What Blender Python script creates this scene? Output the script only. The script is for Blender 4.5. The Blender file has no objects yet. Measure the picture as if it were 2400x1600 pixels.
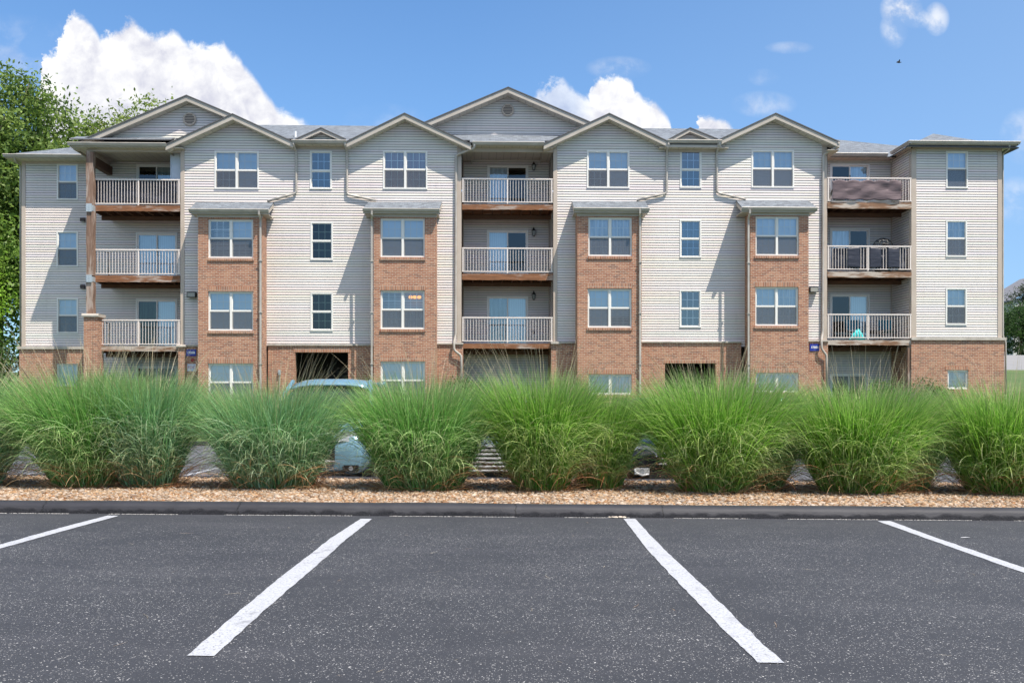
import bpy, math, random
import numpy as np
from mathutils import Vector, Matrix, noise
R = math.radians
scene = bpy.context.scene
COL = scene.collection
random.seed(7)

# ------------------------------------------------------------------ camera
FPX, HZ, CAMH = 2286.0, 935.0, 1.25          # focal length and horizon in photo pixels, eye height
TH = R(1.8)                                   # the facade is turned a little from the view axis
cd = bpy.data.cameras.new('camera'); cam = bpy.data.objects.new('camera', cd); COL.objects.link(cam)
cam.location = (0, 0, CAMH); cam.rotation_euler = (R(90), 0, 0)
cd.sensor_width = 36; cd.lens = 36 * FPX / 2400; cd.shift_y = (HZ - 800) / 2400
cd.clip_start = 0.1; cd.clip_end = 3000
scene.camera = cam

# ------------------------------------------------------------------ light
SUN_EL, SUN_AZ = R(62.8), R(47.8)                 # azimuth measured from the facade normal towards +X
sdir = Vector((math.cos(SUN_EL) * math.sin(SUN_AZ), -math.cos(SUN_EL) * math.cos(SUN_AZ), math.sin(SUN_EL)))
sl = bpy.data.lights.new('sun', 'SUN'); sl.energy = 5.0; sl.angle = R(0.5); sl.color = (1.0, 0.925, 0.82)
so = bpy.data.objects.new('sun', sl); COL.objects.link(so)
so.rotation_euler = sdir.to_track_quat('Z', 'Y').to_euler(); so.location = (20, -20, 40)

vs = scene.view_settings
vs.view_transform = 'Standard'; vs.look = 'None'; vs.gamma = 1.0; vs.exposure = 0.68
try: vs.use_curve_mapping = False
except Exception: pass
scene.cycles.max_bounces = 8; scene.cycles.transparent_max_bounces = 24
scene.cycles.diffuse_bounces = 4; scene.cycles.glossy_bounces = 3; scene.cycles.transmission_bounces = 6
scene.cycles.sample_clamp_indirect = 4.0

# ------------------------------------------------------------------ node helper
class NT:
    def __init__(s, tree): s.t = tree; s.n = tree.nodes; s.l = tree.links
    def new(s, typ, **kw):
        nd = s.n.new(typ)
        for k, v in kw.items(): setattr(nd, k, v)
        return nd
    def put(s, sock, v):
        if v is None: return
        if isinstance(v, bpy.types.NodeSocket): s.l.new(v, sock)
        elif isinstance(v, (tuple, list)) and len(v) == 3 and sock.type == 'RGBA': sock.default_value = (*v, 1)
        else: sock.default_value = v
    def math(s, op, a, b=None, c=None, clamp=False):
        nd = s.new('ShaderNodeMath', operation=op, use_clamp=clamp)
        for i, v in enumerate((a, b, c)): s.put(nd.inputs[i], v)
        return nd.outputs[0]
    def vmath(s, op, a, b=None):
        nd = s.new('ShaderNodeVectorMath', operation=op)
        s.put(nd.inputs[0], a); s.put(nd.inputs[1], b)
        return nd.outputs[0]
    def scale(s, a, k):
        nd = s.new('ShaderNodeVectorMath', operation='SCALE'); s.put(nd.inputs[0], a); s.put(nd.inputs['Scale'], k); return nd.outputs[0]
    def noise(s, vec, scale, detail=3, rough=.5, dist=0.0):
        nd = s.new('ShaderNodeTexNoise'); s.put(nd.inputs['Vector'], vec)
        nd.inputs['Scale'].default_value = scale; nd.inputs['Detail'].default_value = detail
        nd.inputs['Roughness'].default_value = rough; nd.inputs['Distortion'].default_value = dist
        return nd.outputs[0]
    def vor(s, vec, scale, out='Distance'):
        nd = s.new('ShaderNodeTexVoronoi'); s.put(nd.inputs['Vector'], vec); nd.inputs['Scale'].default_value = scale
        return nd.outputs[out]
    def mr(s, v, a, b, c=0., d=1., smooth=False):
        nd = s.new('ShaderNodeMapRange', clamp=True)
        if smooth: nd.interpolation_type = 'SMOOTHSTEP'
        s.put(nd.inputs[0], v)
        for i, x in enumerate((a, b, c, d)): s.put(nd.inputs[i + 1], x)
        return nd.outputs[0]
    def mix(s, f, a, b, blend='MIX'):
        nd = s.new('ShaderNodeMix', data_type='RGBA', blend_type=blend)
        s.put(nd.inputs[0], f); s.put(nd.inputs[6], a); s.put(nd.inputs[7], b)
        return nd.outputs[2]
    def sep(s, v):
        nd = s.new('ShaderNodeSeparateXYZ'); s.put(nd.inputs[0], v); return nd.outputs
    def comb(s, x=0., y=0., z=0.):
        nd = s.new('ShaderNodeCombineXYZ'); s.put(nd.inputs[0], x); s.put(nd.inputs[1], y); s.put(nd.inputs[2], z); return nd.outputs[0]
    def bump(s, h, strength=.3, dist=.01, normal=None):
        nd = s.new('ShaderNodeBump'); nd.inputs['Strength'].default_value = strength; nd.inputs['Distance'].default_value = dist
        s.put(nd.inputs['Height'], h)
        if normal: s.put(nd.inputs['Normal'], normal)
        return nd.outputs[0]

def material(name, color=(.5, .5, .5), rough=.6, metal=0., spec=None, fn=None):
    m = bpy.data.materials.new(name); m.use_nodes = True
    nt = NT(m.node_tree); b = nt.n['Principled BSDF']
    b.inputs['Base Color'].default_value = (*color, 1); b.inputs['Roughness'].default_value = rough
    b.inputs['Metallic'].default_value = metal
    if spec is not None: b.inputs['Specular IOR Level'].default_value = spec
    if fn: fn(nt, b)
    return m
def objc(nt): return nt.new('ShaderNodeTexCoord').outputs['Object']

# ------------------------------------------------------------------ sky with clouds (a world in direction space)
world = bpy.data.worlds.new('World'); scene.world = world; world.use_nodes = True
wt = NT(world.node_tree)
for nd in list(wt.n): wt.n.remove(nd)
out = wt.new('ShaderNodeOutputWorld')
sky = wt.new('ShaderNodeTexSky', sky_type='NISHITA', sun_disc=False, sun_elevation=SUN_EL)
sky.sun_rotation = math.atan2(sdir.x, sdir.y)
sky.air_density = 1.0; sky.dust_density = 0.35; sky.ozone_density = 2.2; sky.altitude = 200
bg1 = wt.new('ShaderNodeBackground'); bg1.inputs['Strength'].default_value = 0.105
wt.put(bg1.inputs[0], wt.mix(1., sky.outputs[0], (.68, .95, 1.16), 'MULTIPLY'))
dirv = wt.new('ShaderNodeTexCoord').outputs['Generated']
dx, dy, dz = wt.sep(dirv)
front = wt.mr(dy, .05, .12)
yy = wt.math('MAXIMUM', dy, .05)
u = wt.math('DIVIDE', dx, yy); v = wt.math('DIVIDE', dz, yy)
uv = wt.comb(u, v, 0.)
def cloud_eval(off):
    p = wt.vmath('ADD', uv, (off[0], off[1], 0.))
    w1 = wt.noise(p, 14, 3, .5)
    n1 = wt.math('ADD', wt.math('MULTIPLY', wt.noise(p, 34, 9, .66, .5), .65), wt.math('MULTIPLY', wt.noise(p, 95, 6, .65, .3), .35))
    sx, sy, _ = wt.sep(p)
    px = wt.math('MULTIPLY_ADD', wt.math('ADD', sx, wt.math('MULTIPLY', wt.math('SUBTRACT', n1, .5), .030)), 2286 / 2400, .5)
    fc = wt.new('ShaderNodeFloatCurve'); cm = fc.mapping; cv = cm.curves[0]
    for (x, y) in CLOUD_TOP:
        cv.points.new(x / 2400, (935 - y) / 1000)
    # drop the default end points' influence
    cv.points[0].location = (0, 0.); cv.points[-1].location = (1, 0.)
    for q in cv.points: q.handle_type = 'VECTOR'
    cm.update()
    wt.put(fc.inputs['Value'], px)
    top = wt.math('MULTIPLY', fc.outputs[0], 1000 / 2286)
    d = wt.math('SUBTRACT', wt.math('SUBTRACT', top, .004), sy)
    d = wt.math('ADD', d, wt.math('MULTIPLY', wt.math('SUBTRACT', n1, .5), .045))
    return d, n1, w1
CLOUD_TOP = [(86, 935), (95, 135), (110, 115), (130, 108), (140, 75), (150, 45), (165, 22), (178, 18), (195, 27), (214, 45), (226, 62),
 (231, 78), (242, 75), (260, 58), (285, 46), (297, 37), (313, 37), (326, 50), (345, 62), (380, 64), (405, 61), (425, 75), (438, 92), (470, 90),
 (495, 93), (510, 86), (526, 88), (536, 106), (546, 118), (560, 118), (568, 140), (585, 156), (605, 180), (620, 205), (640, 226), (650, 245),
 (670, 252), (690, 262), (715, 275), (750, 296), (775, 315), (800, 935), (1228, 935), (1240, 222), (1260, 205), (1285, 187), (1305, 172),
 (1320, 172), (1335, 190), (1360, 205), (1380, 212), (1386, 190), (1400, 178), (1425, 170), (1445, 168), (1470, 172), (1485, 182), (1489, 205),
 (1500, 208), (1512, 225), (1535, 228), (1550, 245), (1565, 262), (1578, 290), (1592, 935), (1633, 935), (1640, 272), (1650, 262), (1665, 259),
 (1690, 272), (1715, 284), (1722, 300), (1732, 935)]
d0, n0, w0 = cloud_eval((0, 0))
nb = wt.noise(wt.vmath('ADD', uv, (.012, .014, 0)), 14, 3, .5)
nc = wt.noise(wt.vmath('ADD', uv, (.004, .005, 0)), 38, 9, .62, .6)
lit = wt.math('ADD', wt.math('MULTIPLY', wt.math('SUBTRACT', w0, nb), 3.2), wt.math('MULTIPLY', wt.math('SUBTRACT', n0, nc), 2.2))
lit = wt.math('ADD', lit, wt.mr(d0, 0, .07, .42, -.02))
lit = wt.math('ADD', lit, .38)
lit = wt.mr(lit, 0, 1)
ccol = wt.mix(lit, (.66, .67, .77), (1.0, 1.0, 1.0))
# left half of the middle cloud is thin
thin = wt.mr(u, (1345 - 1200) / 2286, (1395 - 1200) / 2286, .62, 1.)
thin = wt.math('MAXIMUM', thin, wt.mr(u, (1000 - 1200) / 2286, (900 - 1200) / 2286))
mask = wt.math('MULTIPLY', wt.mr(d0, -.002, .0085, smooth=True), thin)
# wisps at the upper right and faint streaks
def blob(cx, cy, rx, ry):
    ax = wt.math('DIVIDE', wt.math('SUBTRACT', u, (cx - 1200) / 2286), rx / 2286)
    ay = wt.math('DIVIDE', wt.math('SUBTRACT', v, (935 - cy) / 2286), ry / 2286)
    r2 = wt.math('ADD', wt.math('MULTIPLY', ax, ax), wt.math('MULTIPLY', ay, ay))
    return wt.math('SUBTRACT', 1., r2, clamp=True)
wn = wt.noise(uv, 26, 9, .62, .15)
ws = None
for b_ in [(2112, 22, 52, 48, .8), (2150, 45, 75, 24, .55), (2195, 45, 32, 42, .6), (2095, 70, 35, 48, .5), (1790, 245, 80, 34, .28),
           (1850, 112, 60, 16, .22), (1790, 182, 40, 22, .16), (2400, 320, 60, 70, .35), (2380, 470, 60, 60, .3), (1450, 160, 80, 30, .3), (10, 150, 260, 120, .22), (900, 300, 120, 60, .12)]:
    t = wt.math('MULTIPLY', blob(*b_[:4]), b_[4])
    ws = t if ws is None else wt.math('MAXIMUM', ws, t)
ws = wt.math('MULTIPLY', ws, wt.mr(wn, .40, .66, .12, 1.25, smooth=True))
mask = wt.math('MAXIMUM', mask, ws)
mask = wt.math('MULTIPLY', mask, front)
# thin milky veil towards the horizon
veil = wt.math('ADD', wt.mr(dz, 0.0, .42, .34, .03), wt.math('MULTIPLY', wt.mr(u, -.05, .55, 0, .34), front), clamp=True)
bg2 = wt.new('ShaderNodeBackground'); wt.put(bg2.inputs[0], ccol); bg2.inputs['Strength'].default_value = 0.68
bg3 = wt.new('ShaderNodeBackground'); bg3.inputs[0].default_value = (.36, .55, .86, 1); bg3.inputs['Strength'].default_value = 0.62
ms0 = wt.new('ShaderNodeMixShader'); wt.put(ms0.inputs[0], veil); wt.l.new(bg1.outputs[0], ms0.inputs[1]); wt.l.new(bg3.outputs[0], ms0.inputs[2])
ms = wt.new('ShaderNodeMixShader'); wt.put(ms.inputs[0], mask); wt.l.new(ms0.outputs[0], ms.inputs[1]); wt.l.new(bg2.outputs[0], ms.inputs[2])
# unseen broken clouds, added behind the camera to brighten the shaded facade
rn = wt.noise(wt.vmath('MULTIPLY', dirv, (1., 1., 2.2)), 2.3, 7, .6, .4)
rear_fill = wt.math('MULTIPLY', wt.mr(dy, .05, -.25), wt.math('MULTIPLY', wt.mr(rn, .40, .56, smooth=True), wt.mr(dz, .22, .42)))
bg4 = wt.new('ShaderNodeBackground'); bg4.inputs[0].default_value = (.98, .985, 1.0, 1); bg4.inputs['Strength'].default_value = 0.80
ms2 = wt.new('ShaderNodeMixShader'); wt.put(ms2.inputs[0], rear_fill); wt.l.new(ms.outputs[0], ms2.inputs[1]); wt.l.new(bg4.outputs[0], ms2.inputs[2])
wt.l.new(ms2.outputs[0], out.inputs[0])

# ------------------------------------------------------------------ geometry helpers
def c_(a): return math.cos(a)
CT, ST = math.cos(TH), math.sin(TH)
def W(x, y, z=0.):                            # building frame -> world
    return Vector((x * CT - y * ST, x * ST + y * CT, z))
def L(px, py, Y):                             # photo pixel -> point on the building-frame plane y = Y
    a = (px - 1200) / FPX; X1 = a * CT + ST; Y1 = -a * ST + CT; t = Y / Y1
    return X1 * t, CAMH + (HZ - py) / FPX * t
def lx(px, Y): return L(px, 0, Y)[0]
def lz(px, py, Y): return L(px, py, Y)[1]
def G(px, Y): return (px - 1200) / FPX * Y    # world x at world depth Y
def GZ(py, Y): return CAMH + (HZ - py) / FPX * Y

class MB:
    def __init__(s): s.v = []; s.f = []; s.m = []
    def add(s, vs_, fs, mi=0):
        k = len(s.v); s.v += [tuple(p) for p in vs_]; s.f += [tuple(i + k for i in f) for f in fs]; s.m += [mi] * len(fs)
    def quad(s, a, b, c, d, mi=0): s.add([a, b, c, d], [(0, 1, 2, 3)], mi)
    def box(s, x0, x1, y0, y1, z0, z1, mi=0):
        v_ = [(x, y, z) for z in (z0, z1) for y in (y0, y1) for x in (x0, x1)]
        s.add(v_, [(0, 2, 3, 1), (4, 5, 7, 6), (0, 1, 5, 4), (2, 6, 7, 3), (0, 4, 6, 2), (1, 3, 7, 5)], mi)
    def bar(s, a, b, w, h, mi=0, up=(0, 0, 1)):
        a = Vector(a); b = Vector(b); d = (b - a).normalized(); u_ = Vector(up)
        if abs(d.dot(u_)) > .98: u_ = Vector((0, 1, 0))
        r = d.cross(u_).normalized(); u_ = r.cross(d)
        vs_ = [p + r * (i * w / 2) + u_ * (j * h / 2) for p in (a, b) for i, j in ((-1, -1), (1, -1), (1, 1), (-1, 1))]
        s.add(vs_, [(0, 1, 2, 3), (7, 6, 5, 4), (0, 4, 5, 1), (1, 5, 6, 2), (2, 6, 7, 3), (3, 7, 4, 0)], mi)
    def tube(s, pts, r, n=8, mi=0, ry=None, caps=True, rot=0.):
        pts = [Vector(p) for p in pts]; rr = r if isinstance(r, (list, tuple)) else [r] * len(pts)
        k = len(s.v); up = None
        for i, p in enumerate(pts):
            d = (pts[min(i + 1, len(pts) - 1)] - pts[max(i - 1, 0)]).normalized()
            if up is None:
                up = Vector((0, 1, 0)) if abs(d.y) < .9 else Vector((0, 0, 1))
            side = d.cross(up).normalized(); up = side.cross(d).normalized()
            for j in range(n):
                a = 2 * math.pi * j / n + rot
                s.v.append(tuple(p + side * (math.cos(a) * rr[i]) + up * (math.sin(a) * (ry if ry else rr[i]))))
        for i in range(len(pts) - 1):
            for j in range(n):
                s.f.append((k + i * n + j, k + i * n + (j + 1) % n, k + (i + 1) * n + (j + 1) % n, k + (i + 1) * n + j)); s.m.append(mi)
        if caps:
            s.f.append(tuple(k + j for j in reversed(range(n)))); s.m.append(mi)
            s.f.append(tuple(k + (len(pts) - 1) * n + j for j in range(n))); s.m.append(mi)
    def cyl(s, c, r, h, n=16, mi=0, axis='z'):
        c = Vector(c); ax = {'z': (0, 0, 1), 'y': (0, 1, 0), 'x': (1, 0, 0)}[axis]
        s.tube([c, c + Vector(ax) * h], r, n, mi)
    def extrude(s, prof, a0, a1, axis='x', mi=0):    # closed profile [(y,z)] along x (or [(x,z)] along y)
        n = len(prof)
        P = (lambda t, p: (t, p[0], p[1])) if axis == 'x' else (lambda t, p: (p[0], t, p[1]))
        s.add([P(a0, p) for p in prof] + [P(a1, p) for p in prof],
              [(i, (i + 1) % n, n + (i + 1) % n, n + i) for i in range(n)] + [tuple(reversed(range(n))), tuple(range(n, 2 * n))], mi)
    def lathe(s, prof, c=(0, 0, 0), n=16, mi=0):
        k = len(s.v); c = Vector(c)
        for r, z in prof:
            for j in range(n):
                a = 2 * math.pi * j / n; s.v.append((c.x + r * math.cos(a), c.y + r * math.sin(a), c.z + z))
        for i in range(len(prof) - 1):
            for j in range(n):
                s.f.append((k + i * n + j, k + i * n + (j + 1) % n, k + (i + 1) * n + (j + 1) % n, k + (i + 1) * n + j)); s.m.append(mi)
    def build(s, name, mats, parent=None, off=(0, 0, 0), smooth=False, fix=True):
        me = bpy.data.meshes.new(name)
        o_ = off
        me.from_pydata([(a - o_[0], b - o_[1], c - o_[2]) for a, b, c in s.v], [], s.f)
        if not isinstance(mats, (list, tuple)): mats = [mats]
        for m in mats: me.materials.append(m)
        if len(mats) > 1: me.polygons.foreach_set('material_index', s.m)
        if fix:
            import bmesh
            bm = bmesh.new(); bm.from_mesh(me); bmesh.ops.recalc_face_normals(bm, faces=bm.faces); bm.to_mesh(me); bm.free()
        if smooth: me.polygons.foreach_set('use_smooth', [True] * len(me.polygons))
        me.update()
        ob = bpy.data.objects.new(name, me); COL.objects.link(ob)
        if parent: ob.parent = parent
        return ob

def np_mesh(name, verts, faces, mats, colors=None, parent=None, smooth=False):
    me = bpy.data.meshes.new(name); nv, nf = len(verts), len(faces); k = faces.shape[1]
    me.vertices.add(nv); me.vertices.foreach_set('co', verts.astype(np.float32).ravel())
    me.loops.add(nf * k); me.loops.foreach_set('vertex_index', faces.astype(np.int32).ravel())
    me.polygons.add(nf); me.polygons.foreach_set('loop_start', np.arange(0, nf * k, k, dtype=np.int32))
    me.polygons.foreach_set('loop_total', np.full(nf, k, dtype=np.int32))
    if smooth: me.polygons.foreach_set('use_smooth', np.ones(nf, dtype=bool))
    for m in (mats if isinstance(mats, (list, tuple)) else [mats]): me.materials.append(m)
    if colors is not None:
        at = me.color_attributes.new('Col', 'FLOAT_COLOR', 'POINT')
        at.data.foreach_set('color', np.concatenate([colors, np.ones((nv, 1))], 1).astype(np.float32).ravel())
    me.update(); me.validate()
    ob = bpy.data.objects.new(name, me); COL.objects.link(ob)
    if parent: ob.parent = parent
    return ob

def tag(o, label=None, cat=None, group=None, kind=None):
    if label: o['label'] = label
    if cat: o['category'] = cat
    if group: o['group'] = group
    if kind: o['kind'] = kind
    return o
def empty(name, loc=(0, 0, 0), rz=0., parent=None):
    o = bpy.data.objects.new(name, None); COL.objects.link(o); o.location = loc; o.rotation_euler = (0, 0, rz)
    o.empty_display_size = .3
    if parent: o.parent = parent
    return o

# ------------------------------------------------------------------ materials
def f_siding(nt, b):
    p = objc(nt); n = nt.noise(p, .5, 4, .6); st = nt.noise(nt.vmath('MULTIPLY', p, (3., 3., .25)), 2.0, 3)
    c = nt.mix(nt.mr(n, .35, .65), (.61, .56, .525), (.68, .625, .585))
    # faint tone change from one course to the next
    _, _, z = nt.sep(p)
    wn_ = nt.new('ShaderNodeTexWhiteNoise', noise_dimensions='1D'); nt.put(wn_.inputs['W'], nt.math('FLOOR', nt.math('DIVIDE', z, .1016)))
    c = nt.mix(.06, c, wn_.outputs['Color'], 'OVERLAY')
    c = nt.mix(nt.mr(st, .55, .8, 0, .22), c, (.42, .39, .35))
    c = nt.mix(nt.mr(nt.noise(nt.vmath('MULTIPLY', p, (.9, .9, .16)), 3.1, 4, .7), .58, .78, 0, .20), c, (.40, .385, .36))
    nt.put(b.inputs['Base Color'], c)
M_seam = material('siding_seam', (.20, .18, .16), .8)  # lap gaps coloured dark: their shade is painted in, along with grime
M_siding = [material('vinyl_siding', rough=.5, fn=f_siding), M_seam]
def f_trim(nt, b):
    p = objc(nt); c = nt.mix(nt.mr(nt.noise(p, 1.5, 4), .35, .65), (.42, .345, .28), (.48, .40, .335)); nt.put(b.inputs['Base Color'], c)
M_trim = material('tan_trim', rough=.5, fn=f_trim)
M_fascia = material('beige_fascia', (.50, .455, .40), .45, fn=lambda nt, b: nt.put(b.inputs['Base Color'], nt.mix(nt.mr(nt.noise(objc(nt), 2, 4), .3, .7), (.39, .345, .29), (.46, .41, .355))))
M_soffit = material('soffit_vinyl', rough=.6, fn=lambda nt, b: (
    nt.put(b.inputs['Base Color'], nt.mix(nt.mr(nt.math('FRACT', nt.math('MULTIPLY', nt.sep(objc(nt))[0], 3.3)), .0, .10), (.25, .21, .18), (.50, .45, .39)))))
M_winframe = material('cream_window_vinyl', (.72, .70, .66), .4)
M_gutter = material('beige_gutter_metal', (.50, .465, .425), .38, fn=lambda nt, b: nt.put(b.inputs['Base Color'], nt.mix(nt.mr(nt.noise(objc(nt), 3, 5), .35, .7), (.37, .335, .295), (.45, .415, .375))))
def f_brick(soldier=False, tint=0.):
    def fn(nt, b):
        p = objc(nt); x, y, z = nt.sep(p); uu = nt.math('ADD', x, y)
        vec = nt.comb(z, uu, 0.) if soldier else nt.comb(uu, z, 0.)
        def br(off):
            t = nt.new('ShaderNodeTexBrick', offset=.0 if soldier else .5, squash=1.)
            nt.put(t.inputs['Vector'], nt.vmath('ADD', vec, off))
            for k, v_ in (('Scale', 1.), ('Mortar Size', .0065), ('Mortar Smooth', .15), ('Bias', 0.), ('Brick Width', .203), ('Row Height', .0677)):
                t.inputs[k].default_value = v_
            return t
        t1 = br((0, 0, 0)); t2 = br((203 * .203, 0.0677 * 40, 0))
        for t in (t1, t2):
            t.inputs['Color1'].default_value = (0, 0, 0, 1); t.inputs['Color2'].default_value = (1, 1, 1, 1); t.inputs['Mortar'].default_value = (0, 0, 0, 1)
        r1 = nt.sep(t1.outputs['Color'])[0]; r2 = nt.sep(t2.outputs['Color'])[0]
        c = nt.mix(r1, (.26, .088, .045), (.43, .205, .118))
        c = nt.mix(nt.mr(r2, .80, .86, 0, .6), c, (.14, .075, .055))
        c = nt.mix(nt.mr(r2, .0, .14, .5, 0), c, (.52, .28, .17))
        c = nt.mix(nt.mr(nt.noise(vec, 26, 3), .35, .75, 0, .35), c, (.16, .08, .06))
        c = nt.mix(nt.mr(nt.noise(p, .45, 4, .6), .35, .7, 0, .25), c, (.46, .22, .12))
        mort = nt.mix(nt.noise(p, 1.3, 4), (.42, .35, .28), (.58, .50, .42))
        eff = nt.mr(nt.noise(p, 1.1, 5, .65), .66, .80, 0, .22)          # lime bloom
        c = nt.mix(eff, c, (.5, .44, .4))
        c = nt.mix(t1.outputs['Fac'], c, mort)
        nt.put(b.inputs['Base Color'], c)
        h = nt.math('SUBTRACT', nt.math('MULTIPLY', nt.noise(vec, 60, 3), .25), t1.outputs['Fac'])
        nt.put(b.inputs['Normal'], nt.bump(h, .55, .008))
    return fn
M_brick = material('red_brick', rough=.9, fn=f_brick()); M_soldier = material('upright_red_brick', rough=.9, fn=f_brick(True))
M_ledge = material('cast_stone_ledge', rough=.8, fn=lambda nt, b: nt.put(b.inputs['Base Color'], nt.mix(nt.mr(nt.noise(objc(nt), 4, 5), .3, .7), (.36, .32, .28), (.50, .455, .40))))
def f_shingle(nt, b):
    p = objc(nt); x, y, z = nt.sep(p)
    slope = nt.math('MULTIPLY', nt.math('ADD', z, nt.math('MULTIPLY', y, .35)), 1.0)
    vec = nt.comb(x, nt.math('MULTIPLY', nt.math('ADD', y, nt.math('MULTIPLY', z, .4)), .93), 0.)
    t = nt.new('ShaderNodeTexBrick', offset=.37); nt.put(t.inputs['Vector'], vec)
    for k, v_ in (('Scale', 1.), ('Mortar Size', .008), ('Brick Width', .19), ('Row Height', .135)): t.inputs[k].default_value = v_
    t.inputs['Color1'].default_value = (.075, .090, .115, 1); t.inputs['Color2'].default_value = (.23, .265, .31, 1); t.inputs['Mortar'].default_value = (.08, .085, .095, 1)
    c = nt.mix(nt.mr(nt.noise(nt.vmath('MULTIPLY', vec, (1., 2.6, 1)), 5, 4, .6), .35, .65, 0, .6), t.outputs['Color'], (.26, .285, .32))
    c = nt.mix(nt.mr(nt.noise(p, .9, 4), .4, .7, 0, .3), c, (.15, .16, .17))
    c = nt.mix(.5, c, nt.mix(nt.noise(p, 120, 2), (.1, .1, .11), (.4, .41, .42)), 'OVERLAY')
    nt.put(b.inputs['Base Color'], c); nt.put(b.inputs['Normal'], nt.bump(nt.math('SUBTRACT', nt.noise(vec, 30, 3), t.outputs['Fac']), .5, .01))
M_shingle = material('grey_asphalt_shingles', rough=.95, fn=f_shingle)
M_shingle_edge = material('shingle_edge', (.09, .09, .095), .9)
def wood(name, bare, worn, amount, axis=0):
    def fn(nt, b):
        p = objc(nt); sc = [14., 14., 14.]; sc[axis] = .9
        q = nt.vmath('MULTIPLY', p, tuple(sc)); n = nt.noise(q, 1.5, 6, .65, .8); m = nt.noise(nt.vmath('MULTIPLY', p, tuple([.9 if i == axis else 4. for i in range(3)])), 1.0, 4, .6)
        c = nt.mix(nt.mr(n, .3, .7), tuple(x * .38 for x in bare), bare)
        wv = nt.math('ADD', m, nt.math('MULTIPLY', nt.math('SUBTRACT', n, .5), .45))
        c = nt.mix(nt.mr(wv, amount, amount + .12), c, worn); nt.put(b.inputs['Base Color'], c)
        nt.put(b.inputs['Normal'], nt.bump(n, .5, .01))
    return material(name, rough=.85, fn=fn)
M_wood = wood('weathered_brown_wood', (.30, .125, .055), (.36, .29, .25), .55)
M_woodpale = wood('pale_worn_wood', (.30, .16, .09), (.44, .375, .32), .44)
M_woodpost = wood('weathered_post_wood', (.28, .17, .12), (.33, .26, .22), .5, axis=2)
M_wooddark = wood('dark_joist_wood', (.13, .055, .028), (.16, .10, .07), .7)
M_rail = material('pinkish_white_rail_paint', (.70, .62, .57), .4)
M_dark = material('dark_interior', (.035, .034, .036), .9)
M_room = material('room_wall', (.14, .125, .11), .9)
M_black = material('black_painted_metal', (.015, .015, .017), .35)
M_blackm = material('black_matte', (.02, .02, .022), .8)
M_white = material('white_paint', (.75, .75, .75), .4)
def f_blind(col, vertical=False):
    def fn(nt, b):
        x, y, z = nt.sep(objc(nt)); c = nt.math('FRACT', nt.math('MULTIPLY', x if vertical else z, 11. if vertical else 22.))
        nt.put(b.inputs['Base Color'], nt.mix(nt.mr(c, .0, .22), tuple(k * .72 for k in col), col))
    return fn
M_blind = material('white_blind', rough=.6, fn=f_blind((.64, .73, .80)))
M_blindv = material('vertical_blind', rough=.6, fn=f_blind((.58, .68, .73), True))
M_blindlow = material('blind_behind_screen', rough=.6, fn=f_blind((.50, .53, .56)))
def f_curtain(col):
    def fn(nt, b):
        x, y, z = nt.sep(objc(nt)); n = nt.noise(nt.comb(nt.math('MULTIPLY', x, 9.), nt.math('MULTIPLY', z, .6), 0.), 1.2, 3)
        nt.put(b.inputs['Base Color'], nt.mix(nt.mr(n, .35, .65), tuple(k * .55 for k in col), col)); nt.put(b.inputs['Normal'], nt.bump(n, .8, .05))
    return fn
M_pinkc = material('dusty_pink_curtain', rough=.8, fn=f_curtain((.38, .25, .27)))
M_sheer = material('sheer_pale_curtain', rough=.7, fn=f_curtain((.66, .74, .82)))
M_tealc = material('teal_grey_curtain', rough=.8, fn=f_curtain((.25, .36, .38)))
def glassmat(name, base=.16, tint=(.93, .96, .97), boost=1.0):
    m = bpy.data.materials.new(name); m.use_nodes = True; nt = NT(m.node_tree); nt.n.remove(nt.n['Principled BSDF'])
    tr = nt.new('ShaderNodeBsdfTransparent'); tr.inputs[0].default_value = (*tint, 1)
    gl = nt.new('ShaderNodeBsdfAnisotropic'); gl.inputs['Color'].default_value = (1, 1, 1, 1); gl.inputs['Roughness'].default_value = .015
    nt.put(gl.inputs['Normal'], nt.bump(nt.noise(objc(nt), 1.3, 2), .03, .05))
    fr = nt.new('ShaderNodeFresnel'); fr.inputs[0].default_value = 1.5
    fac = nt.math('ADD', nt.math('MULTIPLY', fr.outputs[0], boost), base - .04, clamp=True)
    mx = nt.new('ShaderNodeMixShader'); nt.put(mx.inputs[0], fac); nt.l.new(tr.outputs[0], mx.inputs[1]); nt.l.new(gl.outputs[0], mx.inputs[2])
    nt.l.new(mx.outputs[0], nt.n['Material Output'].inputs[0]); return m
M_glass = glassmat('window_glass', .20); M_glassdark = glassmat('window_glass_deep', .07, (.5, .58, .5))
M_glassblue = glassmat('window_glass_sky', .20, (.6, .75, .9))
def screenmat():
    m = bpy.data.materials.new('insect_screen'); m.use_nodes = True; nt = NT(m.node_tree); b = nt.n['Principled BSDF']
    b.inputs['Base Color'].default_value = (.10, .105, .12, 1); b.inputs['Roughness'].default_value = .7
    tr = nt.new('ShaderNodeBsdfTransparent'); mx = nt.new('ShaderNodeMixShader'); mx.inputs[0].default_value = .50
    nt.l.new(tr.outputs[0], mx.inputs[1]); nt.l.new(b.outputs[0], mx.inputs[2]); nt.l.new(mx.outputs[0], nt.n['Material Output'].inputs[0]); return m
M_screen = screenmat()
def cloth(name, col, rough=.75):
    def fn(nt, b):
        n = nt.noise(nt.vmath('MULTIPLY', objc(nt), (.7, .7, 4.5)), 2.2, 4, .5, .6)
        nt.put(b.inputs['Base Color'], nt.mix(nt.mr(n, .3, .7), tuple(k * .82 for k in col), col)); nt.put(b.inputs['Normal'], nt.bump(n, .5, .03))
    return material(name, rough=rough, fn=fn)
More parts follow.
